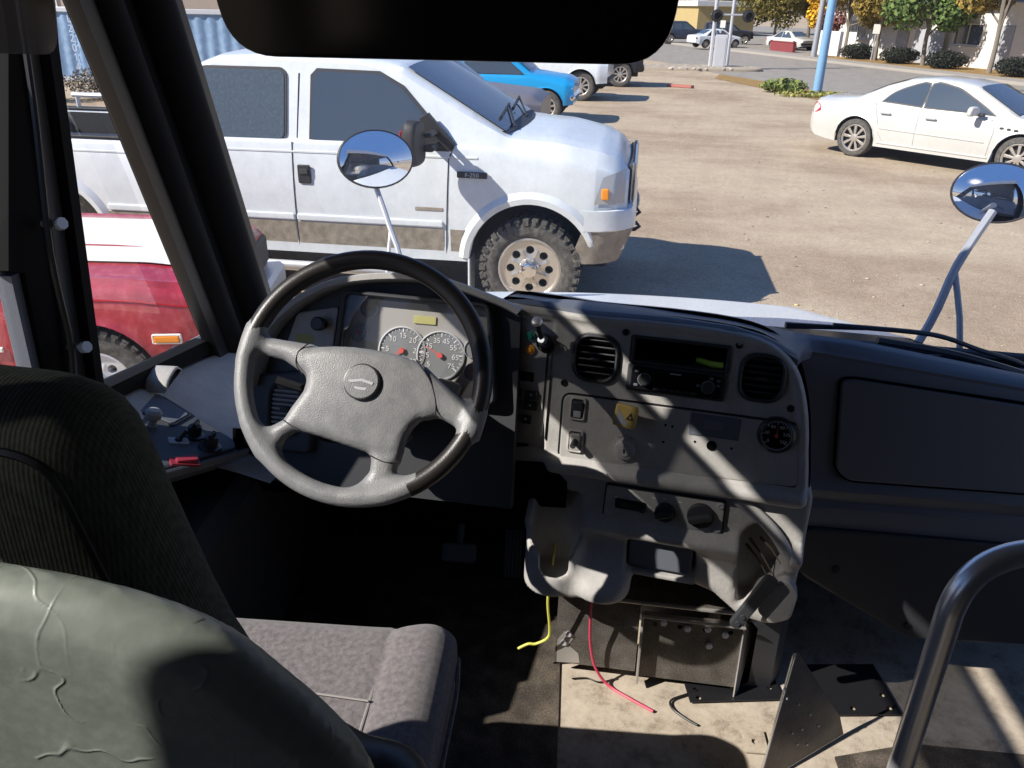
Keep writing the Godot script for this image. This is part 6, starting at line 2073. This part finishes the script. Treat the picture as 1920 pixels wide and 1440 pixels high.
func cabin_things() -> void:
	var b := MB.new()
	# side console by the driver's left
	var t := thing("side_console", "grey side console with knobs, toggles and a red switch under the driver's window", "console")
	b = MB.new()
	b.plate(rounded(pts2([-0.02, 0.012, 0.252, 0.012, 0.285, -0.010, 0.285, -0.55, -0.02, -0.55]), 0.015), FS, -0.04, 0.0, 0.006)
	put("top_panel", b, M.console_dark, t)
	b = MB.new()
	g_side(b)
	put("ledge", b, M.grey_plastic, t, 50)
	b = MB.new()
	b.box(Vector3(-0.80, 1.27, -1.60), Vector3(0.26, 0.48, 1.0), 0.03)
	put("base", b, M.dark_plastic, t)  # dark material stands in for shade on the face below the ledge
	b = MB.new()
	b.box(Vector3(0.30, -0.20, -0.008), Vector3(0.010, 0.42, 0.020), 0.004, FS)
	put("edge_strip", b, M.slate_plastic, t)
	b = MB.new()
	b.plate(curve2([-0.05, 0.0, -0.03, 0.022, 0.02, 0.026, 0.045, 0.0], 3), Transform3D(Basis(Vector3(0, 0.18, -1).normalized(), Vector3(0, 1, 0.18).normalized(), Vector3(1, 0, 0)), Vector3(-0.935, 1.66, -1.60)), 0.0, 0.05, 0.006)
	put("window_latch", b, M.grey_plastic, t)
	b = MB.new()
	b.plate(rounded(pts2([0.004, 0.0, 0.130, 0.0, 0.156, -0.070, 0.05, -0.105, 0.0, -0.09]), 0.008), FS, 0.0, 0.0035, 0.001)
	put("cover_plate", b, M.dark_plastic, t)
	b = MB.new()
	b.plate(rounded(pts2([0.010, -0.006, 0.126, -0.006, 0.148, -0.066, 0.05, -0.098, 0.006, -0.085]), 0.008), FS, 0.003, 0.0055, 0.001)
	put("cover_inset", b, M.slate_plastic, t)
	for q in [[0.205, -0.057], [0.271 - 0.012, -0.060]]:
		knob(t, "turn_knob", at(FS, q[0], q[1]), [[0.024, 0.0], [0.023, 0.004], [0.015, 0.006], [0.014, 0.022], [0.011, 0.025], [0.0, 0.025]], M.black_plastic)
		b = MB.new()
		b.box(Vector3(0, 0, 0.029), Vector3(0.008, 0.028, 0.012), 0.003, at(FS, q[0], q[1], 0.0, 0.5))
		put("knob_grip", b, M.black_plastic, t)
	knob(t, "mirror_joystick", at(FS, 0.133, -0.105), [[0.010, 0.0], [0.008, 0.012], [0.016, 0.02], [0.017, 0.032], [0.012, 0.038], [0.0, 0.039]], M.grey_plastic)
	slab(t, "toggle_plate", at(FS, 0.211, -0.100, 0.0, -0.55), 0.026, 0.040, 0.002, 0.0, 0.003, M.label_grey, 0.001)
	b = MB.new()
	b.tube([FS * Vector3(0.211, -0.100, 0.0), FS * Vector3(0.216, -0.088, 0.026)], 0.004, 8)
	b.lathe([[0.008, 0.003], [0.007, 0.008], [0.0, 0.008]], at(FS, 0.211, -0.100), 10)
	put("toggle", b, M.black_plastic, t)
	slab(t, "red_bezel", at(FS, 0.287, -0.146, 0.0, -0.55), 0.030, 0.056, 0.003, 0.0, 0.005, M.switch_red, 0.001)
	b = MB.new()
	b.box(Vector3(0, 0.004, 0.006), Vector3(0.022, 0.042, 0.012), 0.003, at(FS, 0.287, -0.146, 0.0, -0.55) * Transform3D(Basis(Vector3.RIGHT, 0.15), Vector3.ZERO))
	put("red_rocker", b, M.switch_red, t)
	# driver's seat
	t = thing("driver_seat", "dark fabric driver's seat with a sunlit cushion, seen from behind", "seat")
	b = MB.new()
	b.sdf(func(x: float, y: float, z: float) -> float:
		var q := sbox(x + 0.42, y - 1.45, z + 0.77, 0.265, 0.085, 0.295, 0.055)
		var top := 1.522 + 0.016 * exp(-pow((x + 0.205) / 0.045, 2.0)) - 0.05 * smoothstep(-0.98, -1.07, z)
		q = smax(q, y - top, 0.03)
		q += 0.006 * exp(-pow((x + 0.262) / 0.006, 2.0)) * (1.0 if y > 1.46 else 0.0)
		return q, Vector3(-0.72, 1.33, -1.10), Vector3(-0.12, 1.57, -0.44), 0.008)
	put("cushion", b, M.seat_fabric, t, 60)
	b = MB.new()
	b.tube(curve3([Vector3(-0.150, 1.43, -0.50), Vector3(-0.149, 1.445, -0.80), Vector3(-0.150, 1.445, -0.98), Vector3(-0.19, 1.44, -1.043), Vector3(-0.42, 1.44, -1.05)], 6), 0.004, 6)
	put("piping", b, M.seat_fabric, t)
	b = MB.new()
	b.tube(curve3([Vector3(-0.262, 1.522, -0.60), Vector3(-0.262, 1.518, -0.85), Vector3(-0.262, 1.508, -0.97)], 6), 0.0022, 5)
	b.tube(curve3([Vector3(-0.262, 1.5245, -0.845), Vector3(-0.40, 1.5245, -0.855), Vector3(-0.6, 1.5245, -0.86)], 4), 0.0018, 5)
	put("stitching", b, M.stitch, t)
	# backrest
	var sil := curve2([-0.80, 1.42, -0.81, 1.80, -0.80, 2.02, -0.755, 2.135, -0.66, 2.185, -0.53, 2.196, -0.43, 2.192, -0.372, 2.184, -0.335, 2.153, -0.312, 2.069, -0.278, 1.947, -0.228, 1.847, -0.19, 1.79, -0.165, 1.70, -0.155, 1.58, -0.155, 1.42], 3)
	b = MB.new()
	b.sdf(func(x: float, y: float, z: float) -> float:
		var zz: float = z + (y - 1.95) * 0.03
		var q := smax(spoly(x, y, sil), absf(zz + 0.515) - 0.06, 0.07)
		return q, Vector3(-0.85, 1.40, -0.62), Vector3(-0.11, 2.24, -0.42), 0.012)
	put("backrest", b, M.back_fabric, t, 60)
	b = MB.new()
	var seam := []
	for v in MB.inset(MB.ccw(sil), 0.035):
		if v.y > 1.55: seam.append(Vector3(v.x, v.y, -0.515 - (v.y - 1.95) * 0.03 + 0.052))
	b.tube(seam, 0.004, 6)
	put("back_piping", b, M.black_plastic, t)
	b = MB.new()
	b.sdf(func(x: float, y: float, z: float) -> float:
		var p := Vector3(x, y, z)
		return smin(scap(p, Vector3(-0.245, 1.775, -0.56), Vector3(-0.165, 1.70, -0.57), 0.035), scap(p, Vector3(-0.165, 1.70, -0.57), Vector3(-0.125, 1.56, -0.55), 0.042), 0.03), Vector3(-0.30, 1.50, -0.63), Vector3(-0.06, 1.83, -0.49), 0.008)
	put("recliner_cover", b, M.black_plastic, t)
	b = MB.new()
	b.box(Vector3(-0.42, 1.20, -0.76), Vector3(0.40, 0.36, 0.40), 0.04)
	put("pedestal", b, M.black_plastic, t)
	# padded barrier
	t = thing("crash_barrier", "grey green creased vinyl barrier behind the driver's seat", "barrier")
	var bs := curve2([-0.945, 1.35, -0.945, 2.05, -0.90, 2.105, -0.6, 2.125, -0.42, 2.123, -0.336, 2.117, -0.262, 2.101, -0.208, 2.075, -0.172, 2.038, -0.146, 2.008, -0.124, 1.972, -0.112, 1.92, -0.105, 1.80, -0.105, 1.35], 3)
	b = MB.new()
	b.sdf(func(x: float, y: float, z: float) -> float:
		return smax(spoly(x, y, bs), absf(z + 0.388) - 0.028, 0.045), Vector3(-0.98, 1.40, -0.435), Vector3(-0.08, 2.15, -0.345), 0.009)
	put("pad", b, M.vinyl, t, 60)
	for x in [-0.85, -0.25]:
		b = MB.new()
		b.tube([Vector3(x, 1.0, -0.388), Vector3(x, 1.5, -0.388)], 0.02, 10)
		put("leg", b, M.black_plastic, t)
	# grab rail
	t = thing("grab_rail", "polished steel grab rail bending over at the right by the step well", "rail")
	b = MB.new()
	b.tube([Vector3(0.500, 1.0, -0.83), Vector3(0.500, 1.74, -0.83)] + curve3([Vector3(0.500, 1.77, -0.83), Vector3(0.507, 1.805, -0.832), Vector3(0.528, 1.833, -0.838), Vector3(0.56, 1.847, -0.846), Vector3(0.60, 1.850, -0.856)], 4) + [Vector3(1.2, 1.85, -0.99)], 0.0162, 18)
	put("tube", b, M.stainless, t)
	# bare sheet steel box on the floor under the console
	t = thing("steel_bracket", "open sheet steel box bracket with bolts on the floor below the console", "bracket")
	var fb := Transform3D(Basis(Vector3(0.997, 0, 0.075), Vector3(0, 0.985, -0.17), Vector3(-0.075, 0.17, 0.98)).orthonormalized(), Vector3(0.012, 1.035, -1.452))
	b = MB.new()
	holed(b, fb, [[0.0, 0.0, 0.19, 0.18, false]], 0.01)
	b.box(Vector3(0.21, 0.187, -0.06), Vector3(0.43, 0.004, 0.12), 0.0, fb)
	put("back_plate", b, M.bare_steel, t)
	b = MB.new()
	b.box(Vector3(0.215, 0.183, 0.002), Vector3(0.43, 0.007, 0.010), 0.002, fb)
	b.box(Vector3(0.196, 0.072, 0.012), Vector3(0.005, 0.178, 0.026), 0.001, fb)
	b.box(Vector3(0.31, 0.160, 0.022), Vector3(0.23, 0.004, 0.008), 0.001, fb)
	put("flange", b, M.steel_edge, t)
	b = MB.new()
	var cells := []
	for i in 4: cells.append([0.198 + i * 0.057, 0.10, 0.255 + i * 0.057, 0.158, true])
	cells.append([0.198, -0.012, 0.426, 0.10, false])
	holed(b, Transform3D(fb.basis, fb * Vector3(0, 0, -0.004)), cells, 0.006)
	put("box_plate", b, M.bare_steel, t)
	b = MB.new()
	b.plate(pts2([0.0, 0.165, 0.075, 0.11, 0.005, -0.045, -0.012, -0.03]), Transform3D(fb.basis * Basis(Vector3.UP, PI / 2 - 0.5), fb * Vector3(0.425, 0.0, 0.0)), -0.0015, 0.0015)
	put("side_flange", b, M.steel_edge, t)
	for q in [[0.245, 0.138], [0.345, 0.135], [0.352, 0.092], [0.385, 0.125], [0.30, 0.13], [0.02, 0.055], [0.03, 0.08]]:
		knob(t, "bolt", at(fb, q[0], q[1], 0.001), [[0.008, 0.0], [0.008, 0.005], [0.006, 0.007], [0.0, 0.007]], M.galvanised, 6)
	b = MB.new()
	var sp := pts2([0.005, 0.0, 0.06, 0.005, 0.055, 0.03, 0.03, 0.05, 0.045, 0.075, 0.02, 0.085, 0.004, 0.06])
	b.plate(sp, fb, 0.0015, 0.0025)
	put("paint_scrape", b, M.steel_edge, t)
	# black perforated plates lying on the plywood
	for q in [[Vector3(0.432, 1.004, -1.43), 0.13, "black perforated plate lying by the foot of the steel box", 0.22, 0.07, [[0, 0], [0, 1], [2, 1], [4, 1]]], [Vector3(0.715, 1.004, -1.435), 0.10, "black perforated plate lying right of the leaning steel plate", 0.17, 0.11, [[1, 0], [3, 0], [3, 1]]]]:
		t = thing("floor_plate", q[2], "plate", q[0], 0, "black plates on the floor")
		var fp := Transform3D(Basis(Vector3(cos(q[1]), 0, -sin(q[1])), Vector3(-sin(q[1]), 0, -cos(q[1])), Vector3.UP), Vector3(0, 0.003, 0))
		b = MB.new()
		cells = []
		var nx := 5 if q[3] > 0.2 else 4
		for i in nx:
			for j in 2:
				cells.append([-q[3] / 2 + q[3] * i / nx, -q[4] / 2 + q[4] * j * 0.35, -q[3] / 2 + q[3] * (i + 1) / nx, -q[4] / 2 + q[4] * (0.35 if j == 0 else 0.7), [i, j] in q[5]])
		cells.append([-q[3] / 2, -q[4] / 2 + q[4] * 0.7, q[3] / 2, q[4] * 0.9, false])
		holed(b, fp, cells, 0.0065)
		put("plate", b, M.black_plastic, t)
	t = thing("leaning_plate", "brown steel plate with a pointed top standing on the floor by the rail", "plate")
	b = MB.new()
	var pa := Vector3(0.500, 1.262, -1.285); var pb := Vector3(0.440, 1.005, -1.175); var pc := Vector3(0.655, 1.005, -1.325)
	var ux := (pc - pb).normalized(); var uz := ux.cross(pa - pb).normalized(); var uy := uz.cross(ux)
	var fl := Transform3D(Basis(ux, uy, uz), pb)
	var ap := Vector2((pa - pb).dot(ux), (pa - pb).dot(uy))
	b.plate(PackedVector2Array([Vector2(0, 0), Vector2((pc - pb).length(), 0), Vector2((pc - pb).length() - 0.012, 0.05), ap + Vector2(0.008, 0), ap + Vector2(-0.006, 0)]), fl, -0.0018, 0.0018)
	put("sheet", b, M.bare_steel, t)
	b = MB.new()
	b.tube([pb, pa], 0.0028, 6)
	put("bright_edge", b, M.steel_edge, t)
	for q in [[0.10, 0.08], [0.13, 0.075], [0.155, 0.10], [0.12, 0.14], [0.115, 0.045], [0.18, 0.06], [0.075, 0.20], [0.085, 0.17], [0.145, 0.03]]:  # pale studs stand for holes with the sunlit floor showing through
		knob(t, "lit_hole_stud", at(fl, q[0], q[1], 0.0018), [[0.0032, 0.0], [0.0026, 0.0016], [0.0, 0.0018]], M.galvanised, 8)
	t = thing("floor_tab", "small beige steel tab with one hole screwed to the floor", "bracket", Vector3(0.455, 1.003, -1.285))
	b = MB.new()
	holed(b, Transform3D(Basis(Vector3.RIGHT, Vector3(0, 0, -1), Vector3.UP), Vector3(0, 0.002, 0)), [[-0.025, -0.03, 0.025, 0.03, true]], 0.007)
	put("plate", b, M.plywood, t)
	# loose wires
	for q in [["yellow wire hanging from the console at the left of the steel box", "wire_yellow", [Vector3(0.0, 1.34, -1.50), Vector3(-0.007, 1.285, -1.44), Vector3(-0.010, 1.225, -1.435), Vector3(-0.003, 1.145, -1.44), Vector3(-0.008, 1.115, -1.44), Vector3(-0.034, 1.096, -1.44), Vector3(-0.052, 1.094, -1.44), Vector3(-0.075, 1.078, -1.44)], 0.0032],
			["red wire running from the console across the steel box to the floor", "wire_red", [Vector3(0.085, 1.34, -1.50), Vector3(0.086, 1.28, -1.435), Vector3(0.088, 1.2, -1.43), Vector3(0.092, 1.12, -1.43), Vector3(0.108, 1.05, -1.425), Vector3(0.14, 1.008, -1.415), Vector3(0.19, 1.006, -1.38), Vector3(0.24, 1.006, -1.348)], 0.0034],
			["black wire curling on the sunlit plywood floor", "black_plastic", [Vector3(0.375, 1.006, -1.440), Vector3(0.33, 1.006, -1.410), Vector3(0.285, 1.006, -1.385), Vector3(0.285, 1.006, -1.360), Vector3(0.31, 1.006, -1.335), Vector3(0.335, 1.006, -1.318)], 0.0026],
			["thin black wire lying beside the red wire on the floor", "black_plastic", [Vector3(0.055, 1.005, -1.43), Vector3(0.09, 1.005, -1.435), Vector3(0.12, 1.005, -1.425), Vector3(0.16, 1.005, -1.44)], 0.0018]]:
		b = MB.new()
		b.tube(curve3(q[2], 5), q[3], 7)
		tag(put("loose_wire", b, M[q[1]]), q[0], "wire", "loose wires under the console")
	# pedals
	t = thing("accelerator_pedal", "ribbed black accelerator pedal in the dark footwell", "pedal", Vector3(-0.115, 1.06, -1.84), 0, "pedals in the footwell")
	b = MB.new()
	b.box(Vector3.ZERO, Vector3(0.055, 0.16, 0.02), 0.006, Transform3D(Basis(Vector3.RIGHT, -0.7), Vector3.ZERO))
	put("pad", b, M.dark_plastic, t)
	for i in 5:
		b = MB.new()
		b.box(Vector3(-0.020 + 0.010 * i, 0, 0.011), Vector3(0.004, 0.15, 0.005), 0.001, Transform3D(Basis(Vector3.RIGHT, -0.7), Vector3.ZERO))
		put("rib", b, M.slate_plastic, t)
	t = thing("brake_pedal", "wide dark brake pedal left of the accelerator", "pedal", Vector3(-0.265, 1.07, -1.80), 0, "pedals in the footwell")
	b = MB.new()
	b.box(Vector3.ZERO, Vector3(0.10, 0.055, 0.02), 0.008, Transform3D(Basis(Vector3.RIGHT, -0.6), Vector3.ZERO))
	b.tube([Vector3(0, 0.0, -0.01), Vector3(0, 0.25, -0.2)], 0.012, 8)
	put("pad", b, M.slate_plastic, t)

func g_side(b: MB) -> void:
	# moulded ledge between the sill and the dash
	b.grid(func(u: float, v: float):
		var z := lerpf(-1.38, -2.05, u)
		var y0: float = 1.70 - 0.135 * u
		var p := [[-0.945, y0 - 0.005], [-0.93, y0 - 0.010], [-0.90, y0 - 0.032], [-0.86, y0 - 0.062], [-0.76, y0 - 0.108], [-0.70, y0 - 0.130], [-0.66, y0 - 0.140], [-0.60, y0 - 0.16]]
		var q: Array = p[int(v * 7 + 0.5)]
		return Vector3(q[0], q[1] + (0.0 if u < 0.4 else (u - 0.4) * 0.16 * v), z), 12, 7)

func bus() -> void:
	FA = frame(Vector3(0.228, 1.776, -1.471), 11.3, 12)
	FB = frame(Vector3(0.233, 1.468, -1.425), 11.3, 5)
	FB.basis = FB.basis.scaled(Vector3.ONE * 1.056)
	FW = frame(Vector3(-0.357, 1.848, -1.275), 0, 35)
	FK = frame(Vector3(-0.333, 1.809, -1.536), 6, 22)
	FG = frame(Vector3(0.582, 1.643, -1.565), 3, 6)
	var sx := Vector3(0.869, -0.189, 0.457).normalized(); var sz := Vector3(0.272, 0.955, -0.122).normalized()
	FS = Transform3D(Basis(sx, sz.cross(sx), sz).orthonormalized(), Vector3(-0.93, 1.640, -1.576))
	pocket = curve2([0.146, 0.0, 0.19, 0.03, 0.232, -0.005, 0.238, -0.055, 0.205, -0.10, 0.185, -0.15, 0.160, -0.165, 0.150, -0.10], 2, true)
	bus_shell()
	dashboard()
	steering_wheel()
	cabin_things()

# ---------------------------------------------------------------- the scene
func _ready() -> void:
	var cam := Camera3D.new()
	cam.name = "camera"
	cam.position = Vector3(0, 2.45, 0)
	cam.rotation_order = EULER_ORDER_YXZ
	cam.rotation_degrees = Vector3(-25.3, 4.0, 1.0)
	cam.fov = 51.28
	cam.near = 0.05
	cam.far = 3000.0
	cam.current = true
	add_child(cam)
	var sky := ProceduralSkyMaterial.new()
	sky.sky_top_color = lin(0.075, 0.165, 0.41)
	sky.sky_horizon_color = lin(0.38, 0.47, 0.62)
	sky.sky_curve = 0.12
	sky.ground_bottom_color = lin(0.22, 0.18, 0.13)
	sky.ground_horizon_color = lin(0.34, 0.30, 0.25)
	var env := Environment.new()
	env.background_mode = Environment.BG_SKY
	env.sky = Sky.new()
	env.sky.sky_material = sky
	env.tonemap_mode = Environment.TONE_MAPPER_LINEAR
	env.tonemap_exposure = 1.6
	env.sdfgi_enabled = true
	env.ssao_enabled = true
	env.ssil_enabled = true
	var we := WorldEnvironment.new()
	we.name = "world_environment"
	we.environment = env
	add_child(we)
	var sun := DirectionalLight3D.new()
	sun.name = "sun"
	sun.light_color = Color(1.0, 0.975, 0.94)
	sun.light_energy = 1.6
	sun.light_angular_distance = 0.5
	sun.shadow_enabled = true
	add_child(sun)
	sun.look_at_from_position(Vector3(-40, 40, 40), Vector3(-40, 40, 40) + Vector3(1.17, -1.0, -0.5))
	rng.seed = 1
	materials()
	exterior()
	bus()
